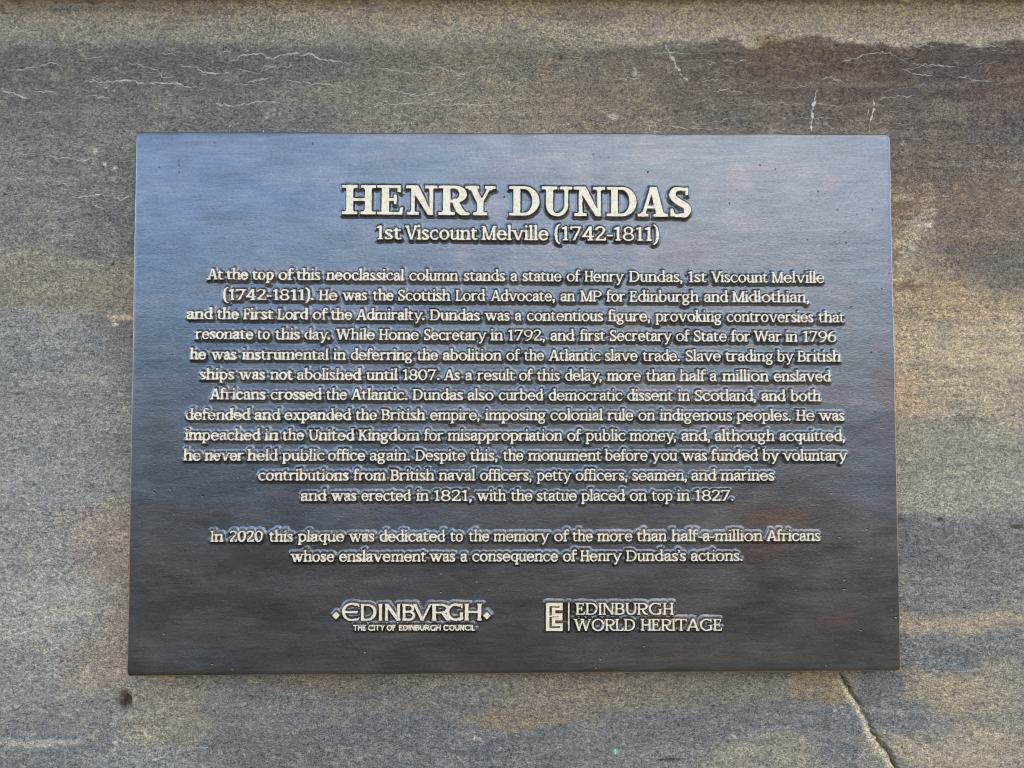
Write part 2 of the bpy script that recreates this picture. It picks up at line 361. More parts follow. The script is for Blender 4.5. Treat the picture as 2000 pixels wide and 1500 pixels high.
        p.stem(L,D,X-10,top=0); p.flag(L,X); p.ring(L+W*.5+165,250,W*.5+190,262,W*1.05,T,-150,150); p.st((L+W-10,420,T*.42),(L+W+70,470,T*.5)); k='s','o'
    elif ch == 'q': x=345; p.stem(x,D,X,top=0); p.ring(265,250,262,262,W*1.05,T,30,330); k='o','s'
    elif ch == 'r': p.stem(L,0,X,top=0); p.flag(L,X); p.st((L+W-15,350,T*.4),(L+W+50,430,T*.5),(L+W+130,X-T*.5,T*.62),(L+W+205,460,T*.68)); k='s','p'
    elif ch == 's':
        r=T*.56; w=W*.46
        p.st((58,95,r),(80,45,r),(150,r-6,r),(235,r,r*1.05),(315,65,w),(325,150,w),(215,245,w*1.08),(95,330,w),(75,405,w*.92),(140,475,r*1.1),(235,X-r+6,r*1.02),(305,455,r),(325,405,r),n=4); k='o','o'
    elif ch == 't':
        x=L+20; p.st((x+W/2,560,W*.38),(x+W/2,500,W*.5),(x+W/2,140,W*.5),(x+W*.75,55,W*.4),(x+W+55,T*.42,T*.55),(x+W+150,50,T*.42)); bx(L-50,X-T,L+W+165,X); k='p','p'
    elif ch == 'u':
        x2=L+W+205; p.stem(L,130,X,bot=0,top=0); p.flag(L,X); p.stem(x2,0,X,bot=0,top=0); p.flag(x2,X); bx(x2,0,x2+W+e*.9,S or T)
        p.st((L+W/2,150,W*.5),(L+W*.65,70,W*.46),(L+W+40,T*.45,T*.55),(L+W+120,40,T*.5),(x2+10,115,T*.45))
    elif ch == 'v': v(p,L,0,230); k='d','d'
    elif ch == 'w': v(p,L,0,205); v(p,L+ (310),0,205,False); k='d','d'
    elif ch == 'x': p.diag(L+W*.4,X,L+360,0,W*1.15); p.diag(L+345,X,L+T*.5,0,T*1.15); [p.serif(a,b,c,d) for a,b,c,d in ((L+W*.4-W/2,X,-1,W),(L+360-W/2,0,1,W),(L+345-T/2,X,-1,T),(L,0,1,T))]; k='d','d'
    elif ch == 'y': v(p,L,0,230); m=L+W*.45+195; p.st((m+55,110,T*.55),(m-10,-60,T*.56),(m-65,-150,T*.62),(m-130,-175,T*.72)); k='d','d'
    # ---------------- figures and points
    elif ch == '0': p.ring(245,350,240,362,W*1.03,T*1.02); k='o','o'
    elif ch == '1': x=175; p.stem(x,0,C-5,top=0,w=W); p.poly((x+W,C),(x+W*.3,C),(x-110,C-75),(x-110,C-75-T),(x+10,C-130),(x+W,C-100)); k='t','t'
    elif ch == '2': p.st((55,560,T*.6),(95,640,T*.62),(200,C-T*.5+8,T*.58),(330,640,W*.46),(365,530,W*.5),(320,400,W*.46),(190,230,T*.6),(70,75,T*.56)); bx(35,0,440,T*1.1); bx(440-T*.75,0,440,150); k='o','o'
    elif ch == '4': bx(300,0,300+W,C); bx(15,165,480,165+T); p.diag(50,175,300+W*.35,C,T*1.3); p.serif(300,0,1); k='o','o'
    elif ch in '69':
        f=(lambda x,y,r:(x,y,r)) if ch=='6' else (lambda x,y,r:(490-x,C-y,r))
        c=f(245,222,0); p.ring(c[0],c[1],232,232,W*1.0,T)
        p.st(f(62,220,W*.5),f(72,380,W*.5),f(140,560,W*.44),f(260,665,T*.6),f(370,690,T*.5)); k='o','o'
    elif ch == '7': bx(25,C-T*1.15,455,C); bx(25,C-155,25+T*.75,C); p.poly((455,C-10),(455-T*1.3,C-T*.8),(110,0),(110+W*1.1,0)); k='o','o'
    elif ch == '8': p.ring(245,515,190,194,W*.92,T*.95); p.ring(245,187,228,200,W*1.02,T); k='o','o'
    elif ch == '.': p.dot(75,66,W*.72+4); k='q','q'
    elif ch == ',': p.st((80,62,W*.70),(94,0,W*.55),(58,-95,T*.5)); k='q','q'
    elif ch == "'": p.st((80,690,W*.56),(95,630,W*.45),(60,540,T*.4)); k='p','p'
    elif ch == '-': bx(15,215,245,215+T*1.15); k='p','p'
    elif ch == '(': p.st((215,800,T*.42),(110,660,W*.46),(70,320,W*.54),(110,-30,W*.46),(215,-170,T*.42)); k='o','p'
    elif ch == ')': p.st((35,800,T*.42),(140,660,W*.46),(180,320,W*.54),(140,-30,W*.46),(35,-170,T*.42)); k='p','o'
    else: raise ValueError(ch)
    return p.o, k

def arch(p, L, S, g=225):
    W, T = p.W, p.T; x=L+W; x2=x+g
    p.st((x-12,345,T*.42),(x+50,430,T*.5),(x+130,498-T*.5,T*.6),(x2-5+W*.2,460,W*.44),(x2+W/2,355,W*.5),(x2+W/2,60,W*.5)); p.box(x2,0,x2+W,100); p.serif(x2,0,1,W)

def v(p, L, y, h, first=True):
    W, T = p.W, p.T; x=L+W*.45
    p.diag(x,500,x+h*.93,0,W*1.12); p.diag(x+h*1.85,500,x+h,0,T*1.1)
    if p.S:
        p.box(x-W*.5-p.E,500-p.S,x+W*.5+p.E*.8,500); p.box(x+h*1.85-T*.5-p.E*.8,500-p.S,x+h*1.85+T*.5+p.E*.85,500)

def extent(prims):
    xs = []
    for t, q in prims:
        for v_ in q: r = v_[2] if t == 'S' else 0; xs += [v_[0]-r, v_[0]+r]
    return min(xs), max(xs)

SIDE = dict(s=12, o=30, d=2, p=14, q=34, t=58)
def layout(word, style, track=0):
    """[(primitives, x offset)], total ink width, in glyph units"""
    out, x, prev = [], 0, None
    for i, ch in enumerate(word):
        prims, k = glyph(ch, *style); a, b = extent(prims)
        if ch == '\x00': continue
        gap = 0 if prev is None else SIDE[prev[0]]+SIDE[k[0]]+track
        if prev is not None:
            pr = prev[1]+ch
            gap += {'ry':-15,'ty':-15,'y,':-75,'y.':-75,'Vi':-50,'av':-10,'ve':-10,'vo':-10,'ov':-10,'ey':-8,'Wa':-45,'wa':-5,'fi':-70,'ff':-60,'fr':-55,'fe':-60,'fo':-60,'fu':-45,"s'":-20,"'s":-40,'17':10,'74':-25,'y-':-10,'f-':-40,'Af':-10,'At':-10}.get(pr,0)
        out.append((prims, x+gap-a)); x += gap+(b-a); prev = (k[1], ch)
    return out, x

def sd_poly(px, py, V):
    d = np.full(px.shape, 1e18); s = np.ones(px.shape)
    n = len(V)
    for i in range(n):
        ax, ay = V[i]; bx_, by_ = V[i-1]
        ex, ey = bx_-ax, by_-ay; wx, wy = px-ax, py-ay
        L2 = ex*ex+ey*ey
        if L2 < 1e-12: continue
        t = np.clip((wx*ex+wy*ey)/L2, 0, 1)
        d = np.minimum(d, (wx-ex*t)**2+(wy-ey*t)**2)
        c1 = py >= ay; c2 = py < by_; c3 = ex*wy > ey*wx
        flip = (c1 & c2 & c3) | (~c1 & ~c2 & ~c3)
        s = np.where(flip, -s, s)
    return s*np.sqrt(d)
def sd_stroke(px, py, Q):
    d = np.full(px.shape, 1e9)
    for (ax, ay, ar), (bx_, by_, br) in zip(Q[:-1], Q[1:]):
        ex, ey = bx_-ax, by_-ay; L2 = max(ex*ex+ey*ey, 1e-9)
        t = np.clip(((px-ax)*ex+(py-ay)*ey)/L2, 0, 1)
        d = np.minimum(d, np.hypot(px-ax-ex*t, py-ay-ey*t)-(ar+(br-ar)*t))
    return d
def smin(a, b, k):
    h = np.maximum(k-np.abs(a-b), 0)/k
    return np.minimum(a, b)-h*h*k*.25
def field(lay, gx, gy, reach):
    """signed distance to the word on the grid gx (columns), gy (rows), glyph units"""
    PX, PY = np.meshgrid(gx, gy)
    d = np.full(PX.shape, 1e9)
    for prims, ox in lay:
        a, b = extent(prims)
        i0, i1 = np.searchsorted(gx, (a+ox-reach, b+ox+reach))
        if i1 <= i0: continue
        sx, sy = PX[:, i0:i1]-ox, PY[:, i0:i1]
        g = np.full(sx.shape, 1e9)
        for t, q in prims:
            g = smin(g, sd_poly(sx, sy, q) if t == 'P' else sd_stroke(sx, sy, q), 12)
        d[:, i0:i1] = smin(d[:, i0:i1], g, 10)
    return d

# ============================ ground ============================
ADDED_BANK = 9.5
# flat paving round the monument, rising to an added unseen bank that hides the bright horizon
grx = np.linspace(-150, 150, 61); gry = np.concatenate([np.linspace(-170, -12, 50), np.array([-6, 0, 6, 20, 60])]); GRX, GRY = np.meshgrid(grx, gry)
dist = np.hypot(GRX, GRY); rise = np.clip((dist-16)/50, 0, 1); GRZ = ADDED_BANK*rise*rise*(3-2*rise)*(1+.5*(fbm(GRX/22, GRY/22, 3, 120)-.5))*(GRY < -5)
gi = np.arange(GRX.size).reshape(GRX.shape)
g = mesh_np('ground', np.stack([GRX, GRY, GRZ], -1).reshape(-1, 3), quads=np.stack([gi[:-1, :-1], gi[:-1, 1:], gi[1:, 1:], gi[1:, :-1]], -1).reshape(-1, 4), mats=[plain('ground_paving', (.040, .035, .025), .9, .01, .25, 3)])
tag(obj('ground', g), 'dark paved ground in front of the monument, with an added unseen bank', kind='structure')

# ============================ stone wall ============================
wall = tag(obj('stone_wall', None, loc=(0, WALL_Y, 0)), 'weathered grey and ochre sandstone wall of the monument behind the plaque', 'wall')
K = 0.79                                     # brightness of the photographed stone for a white surface
CRACK = [(1638, 1296), (1646, 1316), (1653, 1334), (1661, 1349), (1672, 1366), (1683, 1384), (1697, 1407), (1707, 1428), (1717, 1447), (1727, 1459), (1740, 1476), (1750, 1496), (1766, 1520), (1790, 1560), (1830, 1620), (1860, 1700)]
# broad zones of the stone: centre x, y, radius x, y, colour as photographed, weight
_c = catmull(CRACK, 5); CRACK = [(x+5.0*(float(vnoise(i*1.3, 5.0, 77))-.5)*2, y) for i, (x, y) in enumerate(_c)]
ZONES = [
 (150, 60, 420, 60, (124, 125, 122), 1.0), (600, 50, 380, 60, (134, 132, 124), 1.1), (1000, 40, 300, 50, (142, 137, 122), 1.0),
 (120, 170, 320, 90, (104, 106, 105), 1.2), (420, 130, 260, 55, (98, 101, 105), 1.2), (700, 190, 180, 90, (122, 118, 106), 1.1), (560, 230, 160, 45, (98, 102, 108), 1.0),
 (930, 180, 170, 90, (132, 125, 108), 1.1), (1180, 200, 150, 70, (124, 115, 98), 1.2), (1420, 210, 200, 70, (104, 96, 86), 1.4), (1650, 160, 220, 70, (96, 84, 76), 1.6), (1900, 170, 180, 90, (90, 80, 75), 1.6),
 (1980, 160, 60, 40, (122, 100, 82), 1.0), (1560, 110, 90, 30, (112, 88, 72), 1.4),
 (1830, 300, 140, 60, (100, 90, 82), 1.5), (1800, 400, 80, 60, (128, 108, 86), 1.3), (1900, 430, 110, 90, (116, 101, 82), 1.3), (1800, 500, 60, 70, (142, 128, 104), 1.1), (1950, 500, 80, 60, (108, 100, 88), 1.2),
 (1850, 590, 140, 50, (160, 138, 106), 1.5), (1870, 680, 160, 70, (176, 158, 128), 1.7), (1780, 760, 120, 50, (172, 150, 120), 1.4), (1930, 780, 100, 60, (158, 146, 122), 1.4),
 (1860, 870, 140, 50, (140, 136, 120), 1.3), (1850, 950, 150, 50, (140, 140, 128), 1.4), (1800, 1070, 60, 45, (98, 101, 108), 1.6), (1920, 1070, 100, 60, (108, 110, 114), 1.3), (1850, 1150, 150, 50, (112, 112, 110), 1.2),
 (1860, 1220, 130, 22, (152, 142, 120), 1.5), (1930, 1255, 110, 22, (112, 112, 112), 1.3), (1800, 1270, 110, 30, (98, 104, 112), 1.3),
 (60, 350, 140, 110, (108, 110, 108), 1.3), (200, 420, 90, 90, (96, 99, 101), 1.2), (140, 560, 140, 70, (124, 117, 101), 1.4), (80, 680, 130, 70, (114, 119, 121), 1.4), (220, 660, 50, 50, (104, 103, 104), 1.1),
 (100, 800, 150, 70, (118, 120, 118), 1.3), (80, 930, 130, 70, (124, 128, 128), 1.3), (210, 880, 50, 60, (112, 112, 110), 1.0), (190, 1060, 70, 70, (132, 122, 112), 1.3), (60, 1070, 80, 60, (120, 122, 120), 1.2), (100, 1190, 110, 60, (140, 140, 132), 1.4),
 (200, 1210, 60, 50, (124, 116, 106), 1.1), (190, 1300, 80, 40, (130, 121, 110), 1.1), (60, 1320, 90, 60, (118, 120, 118), 1.2), (120, 1400, 120, 40, (110, 112, 110), 1.2), (60, 1480, 120, 40, (96, 102, 110), 1.5), (320, 1400, 90, 50, (128, 122, 106), 1.2),
 (330, 1490, 120, 30, (116, 122, 122), 1.1), (520, 1380, 120, 50, (106, 108, 108), 1.1), (620, 1340, 140, 25, (112, 104, 94), 1.1), (560, 1470, 150, 40, (98, 101, 107), 1.4), (800, 1370, 120, 30, (112, 106, 100), 1.1), (800, 1440, 150, 60, (98, 102, 112), 1.5),
 (1010, 1400, 110, 22, (128, 116, 94), 1.4), (1000, 1460, 150, 40, (94, 99, 108), 1.4), (1200, 1360, 170, 35, (122, 114, 98), 1.2), (1180, 1460, 140, 40, (112, 112, 112), 1.1), (1330, 1420, 150, 50, (104, 106, 110), 1.2), (1450, 1360, 120, 40, (112, 108, 98), 1.1),
 (1600, 1340, 60, 28, (132, 116, 88), 1.3), (1560, 1400, 100, 40, (102, 107, 114), 1.4), (1500, 1470, 130, 30, (138, 132, 116), 1.3), (1620, 1475, 60, 25, (96, 102, 112), 1.2), (1740, 1350, 60, 30, (96, 100, 108), 1.4), (1760, 1400, 60, 30, (106, 110, 114), 1.3),
 (1880, 1360, 110, 40, (148, 138, 114), 1.5), (1900, 1460, 140, 40, (152, 142, 120), 1.3), (1830, 1430, 60, 30, (112, 112, 112), 1.0), (1980, 1380, 60, 70, (138, 132, 116), 1.0)]
def stone_tone(x, y):
    """albedo of the stone at photo position x, y (arrays)"""
    wx = x+46*(fbm(x/90, y/60, 4, 1)-.5)*2; wy = y+26*(fbm(x/120, y/50, 4, 5)-.5)*2
    num = np.zeros(x.shape+(3,)); den = np.full(x.shape, .02)
    num += .02*lin((116, 114, 108))
    for cx, cy, rx, ry, c, w in ZONES:
        q = ((wx-cx)/rx)**2+((wy-cy)/ry)**2
        g_ = w*np.exp(-1.1*q); g_ = g_*g_
        num += g_[..., None]*lin(c); den += g_
    c = num/den[..., None]
    def blend(mask, rgb, amt):
        nonlocal c
        m = np.clip(mask, 0, 1)[..., None]*amt; c = c*(1-m)+lin(rgb)*m
    sm = lambda a, b, v: np.clip((v-a)/(b-a), 0, 1)**2*(3-2*np.clip((v-a)/(b-a), 0, 1))
    # pale clean band under the moulding, ragged lower edge on the right
    edge = 78+10*(fbm(x/38, y*0+3, 4, 9)-.5)*2+16*(fbm(x/160, y*0, 2, 4)-.5)*2+14*np.exp(-((x-1470)/25)**2)
    band = sm(10, 34, y)*(1-sm(-3, 4, y-edge)); band *= sm(1180, 1290, x+60*(fbm(x/40, y/25, 3, 6)-.5)+y*.4)
    blend(band, (172, 163, 148), 1.0)
    soft = sm(22, 40, y)*(1-sm(60, 95, y+16*(fbm(x/60, y/30, 3, 8)-.5)))*(1-sm(1150, 1300, x)); blend(soft, (150, 147, 137), .40)
    blend(sm(6, 0, y-9)*.9, (52, 46, 30), .8); blend(sm(0, 14, 24-y+10*(fbm(x/50, y/20, 3, 12)-.5)), (104, 90, 58), .75)          # brown green growth in the corner, shade under the moulding painted in
    blend(sm(.56, .70, fbm(x/26, y/20, 4, 21))*sm(1180, 1230, x)*sm(1560, 1460, x)*(1-sm(70, 90, y)), (104, 94, 82), .5)
    blend(np.exp(-((x-1499)/28)**2-((y-78)/12)**2)*1.5, (124, 98, 72), .8)
    blend(np.exp(-((x-1460)/14)**4-((y-80)/9)**4), (176, 168, 150), .8)
    # long horizontal streaks
    s1 = fbm(x/240+.15*fbm(x/60, y/60, 2, 3), y/13, 4, 14); blend(sm(.54, .80, s1), (148, 144, 132), .22); blend(sm(.46, .24, s1), (92, 95, 100), .22)
    s2 = fbm(x/70, y/28, 5, 31); blend(sm(.54, .80, s2), (144, 136, 118), .26); blend(sm(.46, .22, s2), (94, 98, 104), .26)
    s3 = fbm(x/16, y/9, 4, 36); blend(sm(.54, .80, s3), (150, 146, 134), .30); blend(sm(.46, .22, s3), (84, 86, 90), .30)
    # lichen white flakes, sparse
    lf = fbm(x/6, y/3.6, 3, 41)*.6+fbm(x/60, y/45, 2, 44)*.4
    near = .75*np.exp(-((x-1775)/50)**2)*sm(330, 400, y)*sm(640, 540, y)+.5*np.exp(-((x-1800)/60)**2-((y-430)/110)**2)
    near += .8*np.exp(-((x-1770)/60)**2-((y-238)/14)**2)+.7*np.exp(-((x-1205)/120)**2-((y-248)/26)**2)+.6*np.exp(-((x-520)/90)**2-((y-226)/26)**2)+.5*np.exp(-((x-1490)/60)**2-((y-256)/10)**2)
    near += .8*np.exp(-((x-300)/50)**2-((y-1450)/60)**2)+.5*np.exp(-((x-1930)/120)**2-((y-1440)/50)**2)
    blend(sm(.70, .84, lf+.19*np.clip(near, 0, 1)), (200, 190, 168), .45)
    for px_, py_, rx, ry, rgb, a in ((1305, 1486, 22, 2.5, (70, 64, 54), .8), (1988, 1031, 13, 3, (84, 76, 60), .7), (1837, 1016, 4, 4, (80, 76, 66), .7), (242, 1372, 10, 16, (52, 46, 42), .85), (1095, 112, 4, 4, (110, 84, 40), .7), (1868, 365, 5, 8, (170, 126, 84), .5), (1880, 382, 6, 4, (164, 122, 86), .5), (1775, 560, 30, 8, (104, 62, 52), .6), (320, 1322, 26, 8, (170, 148, 116), .6), (166, 1314, 9, 8, (176, 158, 138), .5),
        (95, 1228, 14, 4, (150, 118, 92), .5), (312, 1390, 9, 6, (176, 152, 126), .5), (1756, 1310, 20, 6, (126, 100, 70), .4), (1762, 1458, 16, 10, (150, 124, 92), .4), (1066, 140, 5, 24, (150, 122, 98), .45), (240, 620, 26, 7, (190, 172, 146), .6), (222, 632, 8, 5, (206, 196, 176), .6),
        (205, 320, 4, 4, (214, 204, 188), .8), (225, 328, 5, 4, (214, 208, 196), .8), (185, 296, 4, 3, (212, 206, 196), .7), (162, 313, 5, 3, (206, 204, 200), .7), (1240, 140, 5, 9, (208, 206, 200), .7), (1197, 228, 9, 6, (196, 192, 180), .6), (1202, 1467, 3.2, 3.2, (120, 225, 190), 1), (1218, 1452, 2, 2, (110, 200, 170), .7),
        (1790, 436, 16, 8, (190, 176, 152), .4), (1815, 438, 10, 6, (222, 206, 188), .6), (1765, 385, 22, 7, (190, 178, 156), .4), (1905, 818, 45, 7, (100, 98, 94), .6), (1850, 846, 60, 4, (104, 102, 98), .4), (1860, 725, 60, 9, (118, 108, 94), .4), (1900, 540, 50, 12, (120, 108, 92), .5), (1940, 558, 45, 7, (112, 106, 98), .5)):
        q = ((x-px_+rx*.8*(vnoise(x/(rx*.6+2), y/(ry*.6+2), 3)-.5))/rx)**2+((y-py_+ry*.8*(vnoise(x/(rx*.6+2), y/(ry*.6+2), 8)-.5))/ry)**2; blend(np.exp(-q*q), rgb, a)
    d, sg, t = seg_dist(x, y, CRACK)                                                   # pale filled seam beside the crack
    wob = 3*(vnoise(x/14, y/14, 2)-.5)
    seam = np.exp(-((d*-sg-7-wob)/(5+3*t))**2)
    seam2 = np.exp(-((d*sg-7-wob)/(5+3*t))**2)
    left = np.where((x < np.interp(y, [p[1] for p in CRACK], [p[0] for p in CRACK])), 1., 0.)
    blend(np.exp(-((d-6-wob-3*t)/(4.5+5*t))**2)*left*sm(1318, 1345, y), (184, 174, 146), .85)
    blend(np.exp(-(d/14)**2)*(1-left)*sm(1310, 1350, y)*.8, (92, 92, 92), .45)
    yl = 1438+6*np.sin(x/38)+.04*x; blend(np.exp(-((y-yl-9)/6)**2)*sm(190, 120, x), (168, 164, 150), .6)
    c[..., 2] = np.where(c[..., 2] > c[..., 1], .80*c[..., 1]+.20*c[..., 2], c[..., 2])
    gm = c.mean(-1, keepdims=True); c = gm+(c-gm)*.88
    c = c*(1+.11*(1-sm(240, 330, x))*sm(230, 330, y)+.06)[..., None]
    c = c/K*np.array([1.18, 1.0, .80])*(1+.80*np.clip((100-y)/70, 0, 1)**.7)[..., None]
    return np.clip(c*np.minimum(1, .74/c.max(-1, keepdims=True)), .02, .9)

def axis(segs):
    out = [segs[0][0]]
    for a, b, st in segs:
        n = max(1, int(round((b-a)/st))); out += list(np.linspace(a, b, n+1)[1:])
    return np.array(out)
TOPY = 9.0                                   # photo row where the face meets the moulding
gx = axis([(-3600, -1200, 300), (-1200, -300, 60), (-300, -40, 12), (-40, 2040, 2.9), (2040, 2300, 12), (2300, 3200, 60), (3200, 5600, 300)])
gy = axis([(TOPY, 1540, 2.9), (1540, 1800, 12), (1800, 2400, 60), (2400, 3360, 320)])
GX, GY = np.meshgrid(gx, gy)
P = at(GX, GY, WALL_Y)
P[-1, :, 2] = -.05
tone = stone_tone(GX.ravel(), GY.ravel())
dep = .0016*(fbm(GX/160, GY/90, 3, 50)-.5)+.0010*(fbm(GX/26, GY/15, 3, 53)-.5)+.0016*(fbm(GX/9, GY/6, 2, 57)-.5)
d, sg, t = seg_dist(GX, GY, CRACK)
wid = 1.7+1.3*t+2.0*(vnoise(GX/9, GY/9, 61)-.4)
open_ = np.clip((GY-1300)/30, 0, 1)*(.35+.65*(np.exp(-((GY-1330)/40)**2)+np.clip((GY-1415)/30, 0, 1)))
dep += .0085*np.clip(open_, 0, 1)*np.exp(-(d/np.maximum(wid, 1.5))**4)+.0012*np.clip(sg, 0, 1)*np.exp(-d/26)
PITS = [(1305, 1486, 22, 3, .005), (243, 1373, 12, 18, .012), (1837, 1016, 5, 5, .004), (1988, 1031, 13, 4, .005), (1095, 113, 6, 6, .004), (1757, 1016, 4, 5, .003), (320, 1416, 4, 3, .002), (160, 1311, 4, 3, .002), (122, 1203, 3, 6, .002), (127, 1288, 3, 3, .002), (62, 1016, 3, 3, .002), (990, 76, 7, 3, .002), (72, 388, 8, 3, .002), (1505, 1110, 4, 3, .002), (1852, 1476, 4, 5, .0025), (1712, 1404, 3, 3, .002)]
rp = random.Random(5)
for k in range(150):
    PITS.append((rp.uniform(-30, 2030), rp.uniform(30, 1530), rp.uniform(3, 5), rp.uniform(2.5, 4), rp.uniform(.0008, .0022)))
for cx, cy, rx, ry, dp in PITS:
    i0, i1 = np.searchsorted(gx, (cx-4*rx, cx+4*rx)); j0, j1 = np.searchsorted(gy, (cy-4*ry, cy+4*ry))
    X_, Y_ = GX[j0:j1, i0:i1], GY[j0:j1, i0:i1]; wob = 1+.5*(vnoise(X_/4, Y_/4, 66)-.5)
    dep[j0:j1, i0:i1] += dp*np.exp(-((((X_-cx)/rx)**2+((Y_-cy)/ry)**2)*wob)**1.5)
yl = 1438+6*np.sin(GX/38)+.04*GX; dep += -.0016*np.clip((GY-yl)/3, 0, 1)*np.exp(-np.clip(GY-yl, 0, 99)/14)*np.clip((200-GX)/60, 0, 1)*(GX > -60)
# the face swells forward into the moulding above
u = np.clip((108-GY)/(108-TOPY), 0, 1); dep -= .022*(1-np.sqrt(np.clip(1-u**2*.96, 0, 1)))
P[..., 1] += dep
V = P.reshape(-1, 3)-np.array([0, WALL_Y, 0]); nx, ny = len(gx), len(gy)
idx = np.arange(nx*ny).reshape(ny, nx)
qd = np.stack([idx[:-1, :-1], idx[1:, :-1], idx[1:, 1:], idx[:-1, 1:]], -1)
cxm = (gx[:-1]+gx[1:])/2; cym = (gy[:-1]+gy[1:])/2
hid = (cym[:, None] > 300) & (cym[:, None] < 1270) & (cxm[None] > 310) & (cxm[None] < 1690)
Q = qd[~hid]
used = np.zeros(nx*ny, bool); used[Q.ravel()] = True; remap = np.cumsum(used)-1
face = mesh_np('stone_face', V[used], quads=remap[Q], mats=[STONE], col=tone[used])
obj('stone_face', face, wall)
# plain backing behind the plaque
b0 = at([290, 1710, 1710, 290], [285, 285, 1290, 1290], WALL_Y)-np.array([0, WALL_Y-.004, 0])
obj('stone_backing', mesh_np('stone_backing', b0, quads=np.array([[0, 3, 2, 1]]), mats=[STONE], col=np.full((4, 3), .2)), wall)
# moulding that overhangs the face, with its rounded nose outside the picture
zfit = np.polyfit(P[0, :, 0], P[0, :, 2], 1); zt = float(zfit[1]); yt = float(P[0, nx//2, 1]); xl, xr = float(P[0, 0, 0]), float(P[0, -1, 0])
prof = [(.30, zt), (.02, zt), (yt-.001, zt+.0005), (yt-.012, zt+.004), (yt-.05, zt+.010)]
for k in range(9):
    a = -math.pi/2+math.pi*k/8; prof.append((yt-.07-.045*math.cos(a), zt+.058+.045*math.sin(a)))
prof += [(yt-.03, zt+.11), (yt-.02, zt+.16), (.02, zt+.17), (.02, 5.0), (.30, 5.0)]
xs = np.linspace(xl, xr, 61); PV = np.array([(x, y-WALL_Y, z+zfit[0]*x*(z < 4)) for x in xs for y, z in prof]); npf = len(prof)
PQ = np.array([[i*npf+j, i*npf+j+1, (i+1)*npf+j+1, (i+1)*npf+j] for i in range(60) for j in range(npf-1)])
obj('moulding', mesh_np('moulding', PV, quads=PQ, mats=[STONE], smooth=np.zeros(len(PQ), bool), col=np.tile(np.array([[.055, .048, .034]]), (len(PV), 1))), wall)  # darker than the face: shade under the overhang put into the colour
# body of the monument behind the face, so that the sun stays behind it
bx0, bx1 = xl, xr
BV = np.array([(x, y-WALL_Y, z) for x in (bx0, bx1) for y in (.05, 2.6) for z in (-.05, 5.0)])
BQ = np.array([[0, 1, 3, 2], [4, 6, 7, 5], [0, 4, 5, 1], [2, 3, 7, 6], [1, 5, 7, 3]])
obj('monument_base', mesh_np('monument_base', BV, quads=BQ, mats=[STONE], smooth=np.zeros(5, bool), col=np.full((8, 3), .22)), wall)

